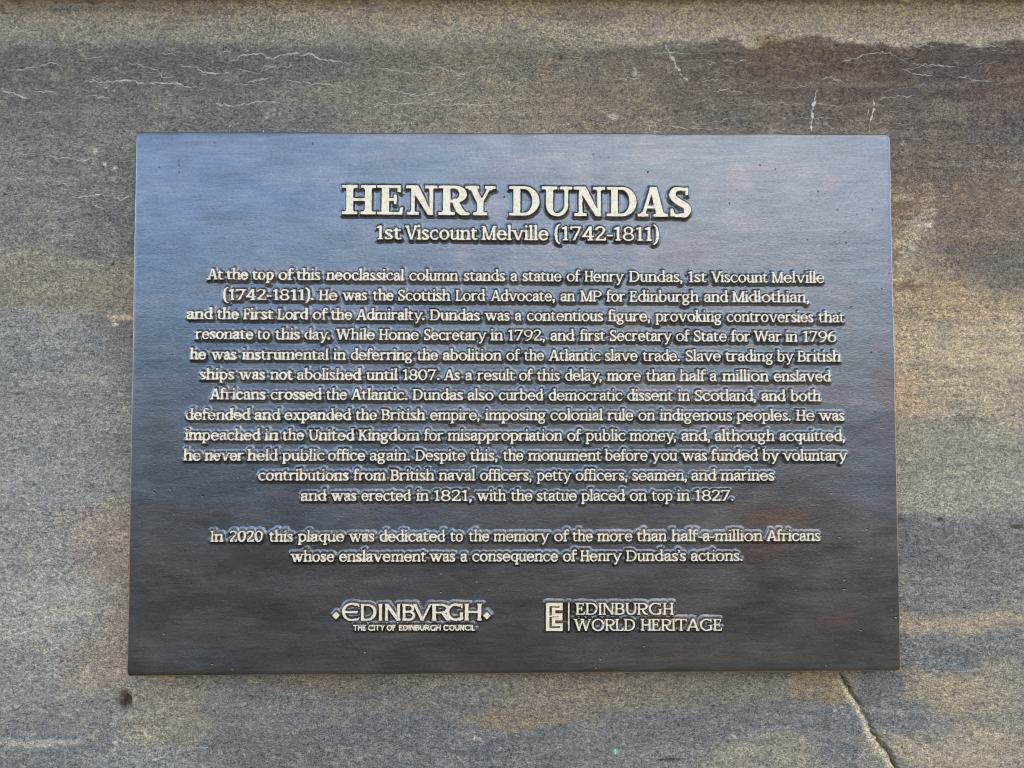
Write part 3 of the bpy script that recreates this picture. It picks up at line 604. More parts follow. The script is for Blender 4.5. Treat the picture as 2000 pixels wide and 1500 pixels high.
# thin pale veins standing a hair proud of the face
VEINS = [
 ([(425, 122), (455, 120), (468, 108), (495, 107), (512, 103), (520, 112), (536, 114), (550, 106), (575, 104), (592, 108), (606, 105), (626, 115), (660, 120), (710, 127)], 1.5),
 ([(710, 127), (760, 135), (800, 143), (828, 144), (850, 132), (868, 135), (895, 146), (930, 136), (975, 120), (1000, 117)], 1.0),
 ([(345, 124), (358, 129), (385, 133), (398, 142), (420, 144), (448, 143), (462, 135)], 1.3), ([(460, 135), (500, 143), (540, 128)], .8),
 ([(205, 148), (180, 154), (188, 160), (215, 160), (245, 157), (262, 158), (282, 166), (300, 162), (345, 162), (370, 170), (395, 173), (408, 168)], 1.4),
 ([(248, 120), (258, 125), (285, 130), (310, 140), (318, 150), (345, 150)], 1.0), ([(0, 134), (35, 138), (70, 131), (102, 121), (122, 126), (136, 124)], 1.0),
 ([(505, 132), (530, 130), (560, 132), (578, 118)], 1.0), ([(452, 164), (480, 165), (505, 156), (540, 150)], 1.0), ([(548, 156), (580, 160), (620, 164), (665, 168)], .9),
 ([(400, 197), (425, 204), (460, 206), (485, 201), (520, 197), (545, 202), (566, 207)], 1.1), ([(0, 178), (28, 184), (58, 193)], 1.2), ([(50, 181), (95, 178), (120, 184)], .8), ([(165, 186), (200, 190), (222, 191)], .9), ([(150, 103), (170, 115), (215, 109)], .8),
 ([(300, 105), (330, 104), (352, 110)], .8), ([(432, 97), (452, 102)], 1.1), ([(225, 133), (250, 150)], .7), ([(700, 215), (740, 206), (800, 202), (850, 198), (905, 190)], .9), ([(720, 168), (760, 176), (810, 186), (860, 180), (940, 150)], .8), ([(830, 210), (880, 204), (940, 206), (990, 199)], .9), ([(640, 180), (700, 182), (745, 192)], .7),
 ([(0, 9), (60, 12), (120, 10), (200, 11), (235, 6), (275, 4), (300, 8), (318, 4), (350, 3), (380, 7)], 1.0), ([(350, 14), (372, 22), (400, 36)], .7),
 ([(1640, 121), (1665, 116), (1690, 105), (1712, 102), (1735, 104), (1755, 112)], 1.2), ([(1755, 112), (1775, 124), (1830, 128), (1880, 133)], 1.0), ([(1760, 136), (1790, 146), (1822, 148)], 1.2), ([(1775, 94), (1800, 88), (1830, 91)], .9), ([(1865, 152), (1890, 150), (1905, 157), (1945, 158)], 1.0), ([(1605, 155), (1620, 150), (1650, 162)], .9),
 ([(1410, 118), (1440, 121), (1462, 116)], .8), ([(1380, 125), (1400, 122)], .8), ([(1270, 105), (1300, 103), (1345, 104)], .8), ([(1390, 182), (1420, 175), (1460, 183)], .8), ([(1370, 158), (1415, 155)], .8), ([(1710, 195), (1740, 190), (1790, 187)], .8), ([(1190, 160), (1215, 155), (1260, 150)], .8), ([(1290, 245), (1350, 252), (1410, 251)], .8), ([(1880, 95), (1920, 91), (1970, 92)], .9), ([(1900, 125), (1950, 122)], .7), ([(1100, 105), (1140, 118)], .6),
 ([(30, 348), (45, 352)], .9), ([(80, 302), (120, 308), (165, 314), (205, 304)], .9), ([(140, 386), (175, 383), (195, 380), (215, 384)], 1.0), ([(218, 384), (235, 391), (262, 380)], 1.1), ([(100, 354), (135, 362), (142, 356)], .8), ([(180, 400), (205, 408)], .8), ([(100, 466), (120, 462), (150, 460)], .8), ([(0, 372), (30, 378)], .7),
 ([(350, 1462), (420, 1460)], .7)]
rv = random.Random(3)
for k in range(130):
    x = rv.choice((rv.uniform(0, 1000), rv.uniform(1000, 2000))); y = rv.uniform(15, 255) if k < 105 else rv.uniform(255, 480); x = x if k < 105 else rv.uniform(0, 260); n = rv.randint(1, 4); pts = [(x, y)]
    for i in range(n): pts.append((pts[-1][0]+rv.uniform(12, 34), pts[-1][1]+rv.uniform(-6, 6)))
    VEINS.append((pts, rv.uniform(.35, .7)))
def drop_line(pts, w): return (pts, w)
DRIPS = [([(1297, 83), (1304, 96), (1312, 112), (1322, 131), (1333, 148), (1345, 163)], 2.0), ([(1596, 174), (1592, 192), (1588, 208), (1586, 230), (1584, 262)], 2.2), ([(1708, 192), (1706, 208), (1704, 222), (1700, 240), (1698, 262)], 1.6), ([(1600, 226), (1597, 246)], 1.3), ([(1696, 208), (1693, 224)], 1.0), ([(448, 262), (450, 246), (453, 240)], 1.1), ([(515, 262), (518, 245), (514, 232)], 1.1)]
cub_y = lambda y: float(np.interp(y, gy, np.arange(len(gy))))
def wall_depth(x, y):
    fi, fj = np.interp(x, gx, np.arange(nx)), np.interp(y, gy, np.arange(ny)); i, j = int(fi), int(fj); i = min(i, nx-2); j = min(j, ny-2); a, b = fi-i, fj-j
    D_ = P[..., 1]; return D_[j, i]*(1-a)*(1-b)+D_[j, i+1]*a*(1-b)+D_[j+1, i]*(1-a)*b+D_[j+1, i+1]*a*b
VV, VQ, VC = [], [], []
def ribbon(pts, w, rough, tone_, lift, broken=False):
    xs_, ys_ = [p[0] for p in pts], [p[1] for p in pts]; L = [0]
    for i in range(1, len(pts)): L.append(L[-1]+math.hypot(xs_[i]-xs_[i-1], ys_[i]-ys_[i-1]))
    n = max(3, int(L[-1]/2.6)); base = len(VV); ph = rv.uniform(0, 99)
    for k in range(n+1):
        s_ = L[-1]*k/n; x = np.interp(s_, L, xs_); y = np.interp(s_, L, ys_); x2 = np.interp(s_+1, L, xs_); y2 = np.interp(s_+1, L, ys_)
        if k == n: x2, y2 = 2*x-np.interp(s_-1, L, xs_), 2*y-np.interp(s_-1, L, ys_)
        tx, ty = x2-x, y2-y; q = math.hypot(tx, ty) or 1; tx /= q; ty /= q
        j = float(vnoise(s_/5+ph, ph, 1)-.5)*rough+float(vnoise(s_/2.2+ph, ph+5, 1)-.5)*rough*.6
        x += -ty*j; y += tx*j
        ww = w*(.25+1.1*float(vnoise(s_/6+ph, 3.3, 2)))*min(1, 4*k/n+.15, 4*(n-k)/n+.15)
        if broken: ww *= max(.04, 2.6*float(vnoise(s_/3.2+ph, 8.8, 6))-.85)
        for sgn, li in ((-1, .0001), (0, lift), (1, .0001)):
            X_, Y_ = x-ty*ww*sgn, y+tx*ww*sgn; dd = wall_depth(x, y)
            p3 = at(X_, Y_, dd-li); VV.append(p3-np.array([0, WALL_Y, 0])); VC.append(tone_*(.8+.4*float(vnoise(s_/4+ph, 9.1, 3))))
    for k in range(n):
        for c in (0, 1): VQ.append([base+3*k+c, base+3*k+c+1, base+3*k+4+c, base+3*k+3+c])
for pts, w in VEINS: ribbon(pts, w*(1.1 if w > .75 else .8), 5.5, lin((186, 178, 156))/K, .00055)
for pts, w in DRIPS: ribbon(pts, w*1.25, 4.5, lin((202, 190, 168))/K, .0006, True)
obj('mineral_veins', mesh_np('mineral_veins', np.array(VV), quads=np.array(VQ)[:, ::-1], mats=[VEIN], col=np.clip(np.array(VC), 0, .85)), wall)['kind'] = 'stuff'

# a dry ochre leaf caught under the moulding
LF = NT('dry_leaf'); LF.b.inputs['Base Color'].default_value = (.50, .33, .10, 1); LF.b.inputs['Roughness'].default_value = .8
lc = LF.coord((1, 1, 1)); LF.l(LF.ramp(LF.noise(lc, 900, 4), .3, .7, (.34, .20, .05, 1), (.66, .46, .16, 1)), LF.b.inputs['Base Color'])
lp = [(1752, -14), (1782, -12), (1779, 0), (1776, 5), (1771, 6.5), (1766, 5), (1760, 2.5), (1754, -1)]
lv = []
for x, y in lp: lv.append(at(x, y, yt-.030))
lo = np.mean(lv, 0); cen = lo+np.array([0, -.0016, 0]); LV = np.array(lv+[cen]+[v+np.array([0, .0008, 0]) for v in lv])-lo; n = len(lp)
LT = [[i, n, (i+1) % n] for i in range(n)]; LQ = [[i, (i+1) % n, n+1+(i+1) % n, n+1+i] for i in range(n)]
tag(obj('dry_leaf', mesh_np('dry_leaf', LV, tris=np.array(LT), quads=np.array(LQ), mats=[LF.m]), loc=lo), 'tip of a small dry ochre leaf caught under the stone moulding', 'leaf')

# ============================ the plaque ============================
# plate outline in photo pixels on the face plane; the lower edge is a little out of square
cor = at([268, 1736.5, 1757.5, 250.5], [260, 264.5, 1308, 1318], 0.0)-np.array([0, 0, ZC])
nu, nv = 240, 168
uu = np.linspace(0, 1, nu+1); vv = np.linspace(0, 1, nv+1); U, Vv = np.meshgrid(uu, vv)
FACE = (cor[0]*((1-U)*(1-Vv))[..., None]+cor[1]*(U*(1-Vv))[..., None]+cor[2]*(U*Vv)[..., None]+cor[3]*((1-U)*Vv)[..., None])
def to_px(p):
    """plaque coordinates -> photo pixel"""
    q = (p+np.array([0, 0, ZC])-CAM)@RW; return 1000+F*q[..., 0]/q[..., 2], 750+F*q[..., 1]/q[..., 2]
def bronze_tone(x, y):
    """tint of the patina: brown, olive and steel patches, with reflected sky blue painted into the tint"""
    sm = lambda a, b, v: np.clip((v-a)/(b-a), 0, 1)**2*(3-2*np.clip((v-a)/(b-a), 0, 1))
    c = np.ones(x.shape+(3,))*np.array([.165, .174, .186])
    def blend(m, rgb, a):
        nonlocal c
        m = np.clip(m, 0, 1)[..., None]*a; c = c*(1-m)+np.array(rgb)*m
    wx = x+50*(fbm(x/110, y/40, 4, 70)-.5); wy = y+24*(fbm(x/130, y/30, 4, 73)-.5)
    for cx, cy, rx, ry, rgb, a in ((1520, 1010, 120, 26, (0.240, 0.150, 0.108), .8), (1490, 1085, 60, 30, (0.240, 0.132, 0.102), .7), (1600, 1085, 90, 24, (0.204, 0.150, 0.096), .6), (1640, 1215, 80, 40, (0.228, 0.144, 0.108), .6), (1340, 1215, 50, 18, (0.216, 0.138, 0.108), .5),
        (1700, 1180, 30, 160, (0.144, 0.138, 0.108), .6), (420, 560, 50, 16, (0.264, 0.204, 0.180), .5), (560, 1180, 240, 24, (0.156, 0.108, 0.096), .7), (330, 1150, 60, 140, (0.132, 0.138, 0.114), .6), (300, 900, 30, 330, (0.156, 0.156, 0.132), .4), (360, 1010, 60, 20, (0.204, 0.150, 0.120), .4),
        (1120, 1180, 260, 50, (0.132, 0.114, 0.120), .6), (1000, 1290, 500, 20, (0.180, 0.162, 0.150), .5), (1730, 760, 18, 60, (0.240, 0.156, 0.132), .5), (1600, 760, 60, 40, (0.204, 0.168, 0.156), .3), (700, 1290, 200, 16, (0.180, 0.198, 0.216), .5), (340, 1280, 140, 22, (0.192, 0.216, 0.240), .5), (1360, 1165, 60, 20, (0.144, 0.120, 0.120), .5),
        (1500, 1260, 200, 18, (0.180, 0.144, 0.120), .4), (1700, 960, 30, 70, (0.180, 0.204, 0.252), .5), (700, 1020, 300, 14, (0.180, 0.192, 0.228), .4), (480, 480, 90, 60, (0.216, 0.198, 0.180), .3)):
        q = ((wx-cx)/rx)**2+((wy-cy)/ry)**2; blend(np.exp(-q), rgb, a)
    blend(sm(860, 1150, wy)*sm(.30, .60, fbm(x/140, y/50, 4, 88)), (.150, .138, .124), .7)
    s1 = fbm(x/150, y/7, 4, 81); blend(sm(.55, .75, s1), (0.252, 0.216, 0.192), .28); blend(sm(.45, .25, s1), (0.120, 0.120, 0.120), .35)
    s2 = fbm(x/60, y/40, 4, 84); blend(sm(.55, .72, s2), (0.240, 0.222, 0.216), .30); blend(sm(.45, .28, s2), (0.132, 0.132, 0.132), .30)
    return c
fx, fy = to_px(FACE)
yd = .00055*(fbm(fx/120, fy/90, 3, 90)-.5)+.00022*(fbm(fx/18, fy/14, 2, 94)-.5)
ed = np.minimum(np.minimum(U, 1-U)*PW, np.minimum(Vv, 1-Vv)*PH); yd *= np.clip(ed/.01, 0, 1)
FV = FACE.copy(); FV[..., 1] += yd
FV[..., 0] += .0006*(vnoise(FACE[..., 2]*22, 0, 130)-.5); FV[..., 2] += .0007*(vnoise(FACE[..., 0]*16, 4, 133)-.5)
for i_, j_, a_x, a_z in ((0, 0, 1, -1), (0, -1, -1, -1), (-1, 0, 1, 1), (-1, -1, -1, 1)): FV[i_, j_, 0] += a_x*.0009; FV[i_, j_, 2] += a_z*.0009
n0 = (nu+1)*(nv+1); idp = np.arange(n0).reshape(nv+1, nu+1)
fq = np.stack([idp[:-1, :-1], idp[1:, :-1], idp[1:, 1:], idp[:-1, 1:]], -1).reshape(-1, 4)
# rim: a small chamfer, then the sides back to 4 mm off the stone
loop_ = np.concatenate([idp[0, :-1], idp[:-1, -1], idp[-1, :0:-1], idp[:0:-1, 0]])
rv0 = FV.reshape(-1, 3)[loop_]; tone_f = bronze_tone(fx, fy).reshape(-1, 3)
ctr = FACE.reshape(-1, 3).mean(0)
lu = np.concatenate([U[0, :-1], U[:-1, -1], U[-1, :0:-1], U[:0:-1, 0]]); lv_ = np.concatenate([Vv[0, :-1], Vv[:-1, -1], Vv[-1, :0:-1], Vv[:0:-1, 0]])
outx = np.where(lu < 1e-6, -1, np.where(lu > 1-1e-6, 1, 0)); outz = np.where(lv_ < 1e-6, 1, np.where(lv_ > 1-1e-6, -1, 0))
jit = .0004*(vnoise(lu*70, lv_*50, 99)-.5)
rings = [FV.reshape(-1, 3)]
for off, dy in ((.0010, .0004), (.0017, .0014), (.0018, WALL_Y-.0035)):
    r_ = rv0.copy(); r_[:, 0] += outx*(off+jit); r_[:, 2] += outz*(off+jit); r_[:, 1] = dy; rings.append(r_)
PV_ = np.concatenate(rings); m = len(loop_); qs = [fq]; prev = loop_
for k in range(3):
    cur = n0+k*m+np.arange(m); qs.append(np.stack([prev, np.roll(prev, -1), np.roll(cur, -1), cur], -1)); prev = cur
back = prev[[0, nu, nu+nv, 2*nu+nv]]
qs.append(back[None])
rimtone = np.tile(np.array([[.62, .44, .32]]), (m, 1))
tones = np.concatenate([tone_f, rimtone*1.1, rimtone*1.2, rimtone*.7])  # bronze rim lifted in tone, a pale edge highlight painted in
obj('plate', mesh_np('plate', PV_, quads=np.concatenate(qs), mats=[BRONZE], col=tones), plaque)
# four stand-off bolts behind the plate carry it on the stone
for cx, cz in ((-.34, .22), (.34, .22), (-.34, -.22), (.34, -.22)):
    a = np.linspace(0, 2*np.pi, 12, endpoint=False); r1_ = np.stack([.008*np.cos(a), np.full(12, WALL_Y-.004), .008*np.sin(a)], -1); r2_ = r1_.copy(); r2_[:, 1] = WALL_Y+.006
    i = np.arange(12); j = (i+1) % 12
    obj('fixing_bolt', mesh_np('fixing_bolt', np.concatenate([r1_, r2_]), quads=np.stack([i, j, 12+j, 12+i], -1), mats=[BRONZE], col=np.full((24, 3), .3)), plaque, loc=(cx, 0, cz))

# ============================ raised lettering ============================
HT, DRAFT, FIL = 8.8*PXM, 3.5*PXM, 4.2*PXM    # height of the letters, width of the sloping side, width of the fillet
def relief(name, parent, lay, ink, px0, px1, base, cap, cell=.82, unit_cap=700, below=300, above=860, wear=1.0, ht=HT):
    """one raised word: field of the outline -> skirt, fillet and polished top. base = (x0, y0, x1, y1) of the text line in the photo"""
    bx0_, by0, bx1_, by1 = base
    yb = lambda x: by0+(by1-by0)*(x-bx0_)/(bx1_-bx0_)
    Y = -ht
    A = at(px0, yb(px0), Y); B = at(px1, yb(px1), Y); xm = (px0+px1)/2
    up = at(xm, yb(xm)-cap, Y)-at(xm, yb(xm), Y)
    L = np.linalg.norm(B-A); ux = (B-A)/L; uz = np.array([-ux[2], 0, ux[0]]); sy = abs(up@uz)/unit_cap; sx = L/ink
    mg = 9.0*PXM; cs = cell*PXM
    hx = np.arange(-mg, L+mg+cs, cs); hz = np.arange(-below*sy-mg, above*sy+mg+cs, cs)
    s_ = (sx+sy)/2
    d = field(lay, hx/sx, hz/sy, mg/sx*1.3)*s_
    HX, HZ = np.meshgrid(hx, hz)
    wx_, wz_ = (A[0]+HX)/PXM, (A[2]-ZC+HZ)/PXM
    leftness = np.clip((950-(px0+px1)/2)/500, 0, 1)
    d = d+PXM*wear*((vnoise(wx_/2.6, wz_/2.6, 5)-.5)*(.36+.35*leftness)+(vnoise(wx_/14, wz_/10, 6)-.5)*(.35+.5*leftness))
    d = d+PXM*leftness*1.3*np.clip(vnoise(wx_/7, wz_/6, 15)-.74, 0, 1)/.26*(cell < .9)
    # snap the grid to the outline
    gz, gx_ = np.gradient(d, cs); gn = np.maximum(np.hypot(gx_, gz), 1e-6)
    near = (np.abs(d) < .55*cs) & (gn > .5) & (gn < 1.6)
    HX = np.where(near, HX-d*gx_/gn**2, HX); HZ = np.where(near, HZ-d*gz/gn**2, HZ); d = np.where(near, 0, d)
    t = np.clip(d/DRAFT, 0, 1)
    H = np.where(d <= 0, ht, np.where(d < DRAFT, ht*(1-.84*(t*.5+.5*t*t*(3-2*t))), ht*.16*np.exp(-(np.maximum(d, DRAFT)-DRAFT)/FIL)))
    H = H-.00045*np.clip((d-DRAFT)/(mg-DRAFT), 0, 1)
    H += .00018*(vnoise(wx_/3.2, wz_/2.2, 8)-.5)*(d <= 0)+.00016*(vnoise(wx_/3.0, wz_/3.0, 9)-.5)*(d > 0)
    ny_, nx_ = d.shape; ids = np.arange(nx_*ny_).reshape(ny_, nx_)
    a, b, c_, e_ = ids[:-1, :-1], ids[:-1, 1:], ids[1:, 1:], ids[1:, :-1]      # a low left, b low right, c up right, e up left
    keep = (np.minimum.reduce([d[:-1, :-1], d[:-1, 1:], d[1:, 1:], d[1:, :-1]]) < mg*.82)
    ins = d <= 1e-9; ia, ib, ic, ie = ins[:-1, :-1], ins[:-1, 1:], ins[1:, 1:], ins[1:, :-1]; cnt = ia.astype(int)+ib+ic+ie
    full = keep & (cnt == 4)
    other_q = keep & (cnt < 3)
    d1 = keep & (cnt == 3) & (~ib | ~ie); d2 = keep & (cnt == 3) & (~ia | ~ic)      # d1: split a-c, d2: split b-e
    Qf = np.stack([a, b, c_, e_], -1); quads = np.concatenate([Qf[full], Qf[other_q]]); qm = np.concatenate([np.ones(full.sum(), int), np.zeros(other_q.sum(), int)])
    T1 = np.stack([a, b, c_], -1)[d1]; T1m = (ia & ib & ic)[d1]; T2 = np.stack([a, c_, e_], -1)[d1]; T2m = (ia & ic & ie)[d1]
    T3 = np.stack([a, b, e_], -1)[d2]; T3m = (ia & ib & ie)[d2]; T4 = np.stack([b, c_, e_], -1)[d2]; T4m = (ib & ic & ie)[d2]
    tris = np.concatenate([T1, T2, T3, T4]); tm = np.concatenate([T1m, T2m, T3m, T4m]).astype(int)
    X3 = HX[..., None]*ux+HZ[..., None]*uz; X3[..., 1] = -H
    used = np.zeros(nx_*ny_, bool); used[quads.ravel()] = True
    if len(tris): used[tris.ravel()] = True
    rm = np.cumsum(used)-1; Vt = X3.reshape(-1, 3)[used]
    org = np.array([A[0], 0, A[2]-ZC])
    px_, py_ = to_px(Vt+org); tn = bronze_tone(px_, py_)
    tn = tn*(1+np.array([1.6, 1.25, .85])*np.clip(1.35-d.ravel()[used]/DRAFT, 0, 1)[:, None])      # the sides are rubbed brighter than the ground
    mi = np.concatenate([qm, tm]) if len(tris) else qm
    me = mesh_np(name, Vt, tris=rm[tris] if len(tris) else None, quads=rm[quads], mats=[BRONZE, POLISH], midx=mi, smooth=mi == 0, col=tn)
    return obj(name, me, parent, loc=org)

BODY = (102, 68, 56, 60); TITLE = (144, 62, 66, 94); ROMAN = (88, 52, 30, 46); FLARED = (92, 70, 0, 0, 14); SANS = (120, 105, 0, 0)
def z4(c, z): return c+z/5.882
a_, b_, c_2, d_ = 350, 680, 1000, 1330
def w_(*args): return args
# per line: baseline left x, y, right x, y; then the words with the photo columns where their ink starts and ends
LINES = [
 ((403, 545.6, 1611, 552.3), 'At a318 a505,the a540 a790,top a835 a1085,of a1137 a1318,this a1345 a1622,neoclassical a1685 b645,column b700 b1265,stands b1325 b1805,a b1865 b1945,statue c118 c572,of c628 c790,Henry c832 c1290,Dundas; c1345 c1962,1st d85 d302,Viscount d345 d1003,Melville d1040 d1652'),
 ((436, 585.4, 1580, 590.6), '(1742-1811). a500 a1548,He a1600 a1815,was a1870 b218,the b280 b522,Scottish b572 b1175,Lord b1232 b1575,Advocate; b1635 c494,an c556 c727,MP c783 c1032,for c1083 c1303,Edinburgh c1350 d208,and d265 d546,Midlothian; d588 d1474'),
 ((364, 622.9, 1650, 629.7), 'and a82 a385,the a430 a683,First a730 a1082,Lord a1125 a1482,of a1530 a1708,the a1738 b45,Admiralty. b90 b878,Dundas b935 b1515,was b1563 b1857,a b1915 c112,contentious c170 c1050,figure; c1103 c1590,provoking c1648 d472,controversies d525 d1527,that d1580 d1886'),
 ((380, 662, 1634, 667.8), 'resonate a178 a850,to a890 a1042,this a1100 a1386,day. a1435 a1735,While a1795 b305,Home b350 b812,Secretary b870 b1590,in b1633 b1782,1792; b1838 c380,and c440 c720,first c780 c1073,Secretary c1125 c1842,of c1882 d108,State d148 d530,for d577 d800,War d833 d1162,in d1200 d1346,1796 d1405 d1790'),
 ((370, 702, 1643, 706.3), 'he a118 a305,was a360 a657,instrumental a718 a1718,in a1765 a1917,deferring b25 b742,the b790 b1032,abolition b1085 b1765,of b1815 c98,the c138 c370,Atlantic c418 c1022,slave c1065 c1447,trade. c1500 c1932,Slave d55 d462,trading d510 d1065,by d1103 d1302,British d1338 d1842'),
 ((389, 741, 1623, 745.2), 'ships a230 a632,was a680 a987,not a1040 a1306,abolished a1350 b150,until b205 b572,1807. b625 b1052,As b1098 b1287,a b1345 b1427,result b1480 b1917,of b1962 c242,this c285 c552,delay; c607 c1032,more c1090 c1484,than c1540 c1882,half c1925 d297,a d330 d417,million d475 d1012,enslaved d1065 d1727'),
 ((410, 780, 1604, 783.6), 'Africans a348 a992,crossed a1045 a1637,the a1685 a1927,Atlantic. b28 b682,Dundas b738 b1322,also b1370 b1672,curbed b1727 c362,democratic c420 c1272,dissent c1322 c1852,in c1905 d106,Scotland; d160 d868,and d925 d1207,both d1258 d1612'),
 ((362, 820, 1650, 821.7), 'defended a68 a817,and a860 a1162,expanded a1205 a1977,the b82 b330,British b378 b887,empire; b938 b1512,imposing b1570 c392,colonial c440 c1047,rule c1095 c1397,on c1450 c1647,indigenous c1697 d592,peoples. d640 d1268,He d1322 d1542,was d1583 d1882'),
 ((360, 859.8, 1650, 861.6), 'impeached a60 a932,in a975 a1142,the a1183 a1432,United a1483 b72,Kingdom b115 b822,for b870 b1095,misappropriation b1140 c582,of c632 c802,public c843 c1307,money; c1350 c1887,and; c1945 d337,although d388 d1082,acquitted; d1130 d1887'),
 ((357, 899.5, 1655, 899.9), 'he a43 a247,never a290 a740,held a778 a1132,public a1178 a1672,office a1705 b197,again. b243 b712,Despite b768 b1347,this; b1398 b1717,the b1778 c132,monument c183 c1032,before c1065 c1562,you c1598 c1902,was c1945 d302,funded d348 d892,by d935 d1132,voluntary d1168 d1917'),
 ((503, 938.5, 1513, 938.7), 'contributions a903 a1947,from b58 b432,British b483 b992,naval b1038 b1462,officers; b1513 c227,petty c283 c687,officers; c728 c1327,seamen; c1378 d72,and d118 d412,marines d457 d1077'),
 ((586, 978.4, 1433, 978.3), 'and a1393 a1692,was a1738 b97,erected b148 b722,in b778 b927,1821; b983 b1422,with b1472 b1817,the b1868 c237,statue c283 c747,placed c793 c1302,on c1353 c1552,top c1603 c1847,in c1893 d107,1827. d163 d607'),
 ((411, 1058.2, 1603, 1056.7), 'In a353 a508,2020 a573 a962,this a1028 a1307,plaque a1358 a1897,was a1943 b302,dedicated b358 b1117,to b1168 b1322,the b1383 b1622,memory b1668 c432,of c483 c660,the c693 c932,more c978 c1387,than c1433 c1782,half-a-million c1830 d942,Africans d983 d1607'),
 ((567, 1097.4, 1451, 1095.7), "whose a1273 a1782,enslavement a1833 b900,was b928 b1232,a b1288 b1372,consequence b1423 c532,of c583 c750,Henry c783 c1265,Dundas's c1308 d62,actions. d113 d712"),
]
def col_(s_): return {'a': a_, 'b': b_, 'c': c_2, 'd': d_}[s_[0]]+float(s_[1:])/5.882
for base, spec in LINES:
    words_ = [w.split(' ') for w in spec.split(',')]
    row = obj('text_line', None, plaque, loc=(0, 0, 0)); row.empty_display_size = .02
    for w, s0, s1 in words_:
        w = w.replace(';', ','); x0, x1 = col_(s0)+.7, col_(s1)-.7; bw = 104-16*np.clip(((x0+x1)/2-500)/500, 0, 1); lay, ink = layout(w, (bw, bw*.68, 56, 60)); rr_ = max(.8, (x1-x0)/ink/(20.9/700)); bw2 = bw/rr_**.9; lay, ink = layout(w, (bw2, bw*.68, 56, 60))
        desc = any(ch in w for ch in "gpqy,()"); asc = any(ch in w for ch in "()")
        relief('word', row, lay, ink, x0, x1, base, 20.9, below=260 if desc else 30, above=830 if asc else (790 if any(c in 'bdfhiklt' or c.isupper() or c.isdigit() for c in w) else 560))
# heading
head = tag(obj('heading', None, plaque), 'large bold serif heading HENRY DUNDAS'); head.empty_display_size = .02
hb = (668, 418.0, 1350, 423.4); hL = lambda z: 640+z/5.405; hR = lambda z: 990+z/5.263
for ch, x0, x1 in (('H', hL(152), hL(503)), ('E', hL(522), hL(790)), ('N', hL(828), hL(1152)), ('R', hL(1172), hL(1497)), ('Y', hL(1453), hL(1768)), ('D', hR(26), hR(332)), ('U', hR(363), hR(670)), ('N', hR(690), hR(1008)), ('D', hR(1032), hR(1332)), ('A', hR(1345), hR(1655)), ('S', hR(1673), hR(1892))):
    lay, ink = layout(ch, TITLE); relief('letter', head, lay, ink, x0, x1, hb, 57.0, cell=.95, below=30, above=730, wear=.9)
sub = obj('subheading', None, plaque); sub.empty_display_size = .02; sb = (737, 467.2, 1286, 470.2)
SUBS = (100, 68, 58, 60)
for w, x0, x1 in (('1st', hL(518), hL(777)), ('Viscount', hL(815), hL(1582)), ('Melville', hL(1625), hR(425)), ('(1742-1811)', hR(493), hR(1562))):
    lay, ink = layout(w, SUBS if '(' not in w else (82, 66, 58, 60)); relief('word', sub, lay, ink, x0, x1, sb, 27.0, below=200 if '(' in w else 30, above=830)
# council emblem: flared capitals between two diamonds, small line below
em = tag(obj('council_emblem', None, plaque), 'raised emblem reading EDINBVRGH between two diamonds'); em.empty_display_size = .02
lx = lambda z: 640+z/5.882
eb = (670, 1212.3, 940, 1211.8)
def uncial_e():
    p = Pen(*FLARED[:4]); p.ring(340, 350, 335, 368, 88, 66, 62, 298); p.st((490, 672, 34), (560, 640, 30), (590, 575, 24)); p.st((490, 30, 34), (560, 60, 28), (600, 110, 20)); p.poly((60, 318), (520, 300), (560, 345), (520, 385), (60, 372)); return [(p.o, -extent(p.o)[0])], extent(p.o)[1]-extent(p.o)[0]
lay, ink = uncial_e(); relief('letter', em, lay, ink, lx(165), lx(365), eb, 33.5, cell=.8, below=30, above=740)
for ch, x0, x1 in (('D', 378, 556), ('I', 585, 625), ('N', 655, 832), ('B', 858, 1006), ('V', 980, 1192), ('R', 1196, 1412), ('G', 1366, 1556), ('H', 1572, 1768)):
    lay, ink = layout(ch, FLARED); relief('letter', em, lay, ink, lx(x0), lx(x1), eb, 32.0, cell=.8, below=30, above=740)
for x0, x1 in ((55, 132), (1788, 1868)):
    dm = [([('P', [(0, 350), (230, 620), (460, 350), (230, 80)])], 0)]; relief('diamond', em, dm, 460, lx(x0), lx(x1), (670, 1212, 940, 1212), 18, cell=.8, below=0, above=640)
cb = (689, 1232.0, 928, 1231.6)
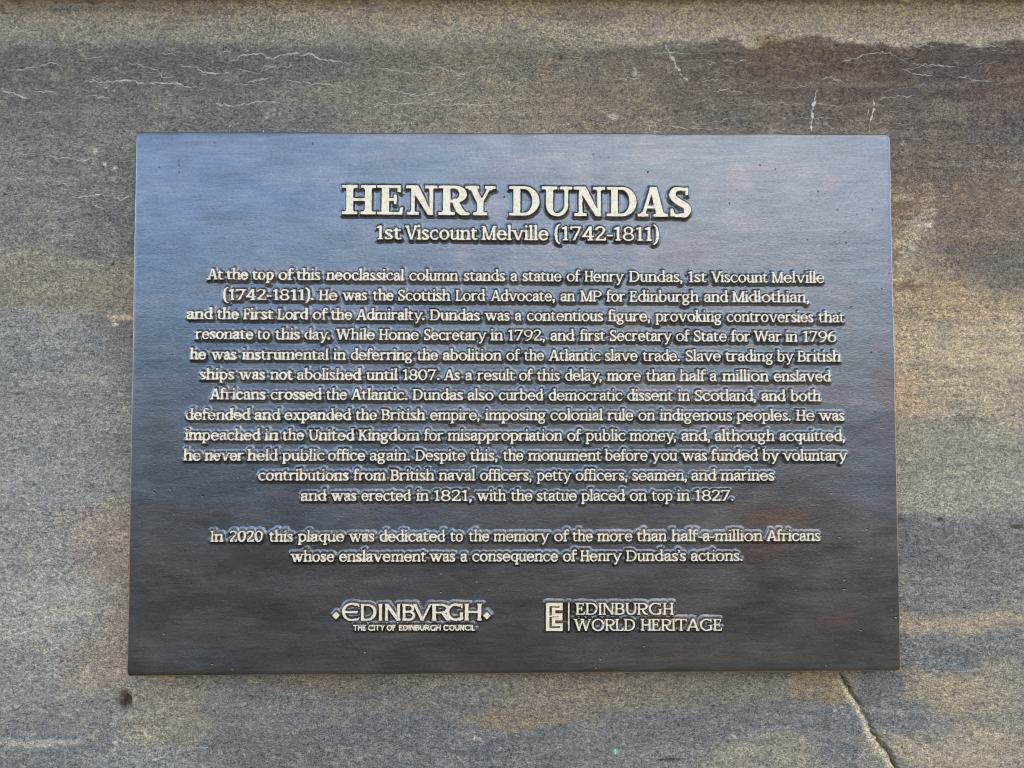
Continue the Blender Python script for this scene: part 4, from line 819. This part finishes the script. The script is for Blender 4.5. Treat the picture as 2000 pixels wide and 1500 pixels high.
for w, x0, x1 in (('THE', 290, 437), ('CITY', 465, 655), ('OF', 678, 778), ('EDINBURGH', 818, 1298), ('COUNCIL', 1328, 1692)):
    lay, ink = layout(w, SANS, track=40); relief('word', em, lay, ink, lx(x0), lx(x1), cb, 10.6, cell=.7, below=20, above=720, wear=.7)
# heritage emblem: stepped monogram, thin bar, two lines of roman capitals
he = tag(obj('heritage_emblem', None, plaque), 'raised emblem reading EDINBURGH WORLD HERITAGE beside a stepped square monogram'); he.empty_display_size = .02
bxs = [(215, 380, 340, 1360), (255, 340, 820, 450), (710, 340, 820, 600), (430, 515, 820, 600), (430, 515, 550, 820), (430, 728, 812, 820), (650, 728, 812, 970), (430, 868, 812, 970), (430, 868, 550, 1175), (430, 1095, 820, 1175), (740, 1095, 820, 1360), (215, 1262, 820, 1360), (330, 812, 440, 838)]
mono = [('P', [(x0-215, 1360-y1), (x1-215, 1360-y1), (x1-215, 1360-y0), (x0-215, 1360-y0)]) for x0, y0, x1, y1 in bxs]+[('P', [(0, 960), (60, 960), (100, 1020), (0, 985)]), ('P', [(0, 900), (130, 900), (130, 1020), (45, 1020), (0, 990)])]
zx = lambda z: 1055+z/18.75
mb = (1050, 1232.4, 1150, 1232.2)
relief('monogram', he, [(mono, 0)], 605, zx(215), zx(820), mb, 54.4, cell=.55, unit_cap=1020, below=0, above=1030, wear=.5)
bar = [('P', [(0, 0), (40, 0), (40, 425), (0, 425)]), ('P', [(0, 455), (40, 455), (40, 1030), (0, 1030)])]
relief('divider_bar', he, [(bar, 0)], 40, zx(1027), zx(1072), mb, 54.9, cell=.6, unit_cap=1030, below=0, above=1040, wear=.6)
rx_ = lambda z: 1050+z/5.263
for w, x0, x1, bb in (('EDINBURGH', 392, 1400, 1200.6), ('WORLD', 372, 1002, 1232.0), ('HERITAGE', 1062, 1896, 1232.0)):
    lay, ink = layout(w, ROMAN, track=0); relief('word', he, lay, ink, rx_(x0), rx_(x1), (1100, bb, 1450, bb-.2), 22.4, cell=.75, below=30, above=740, wear=.7)
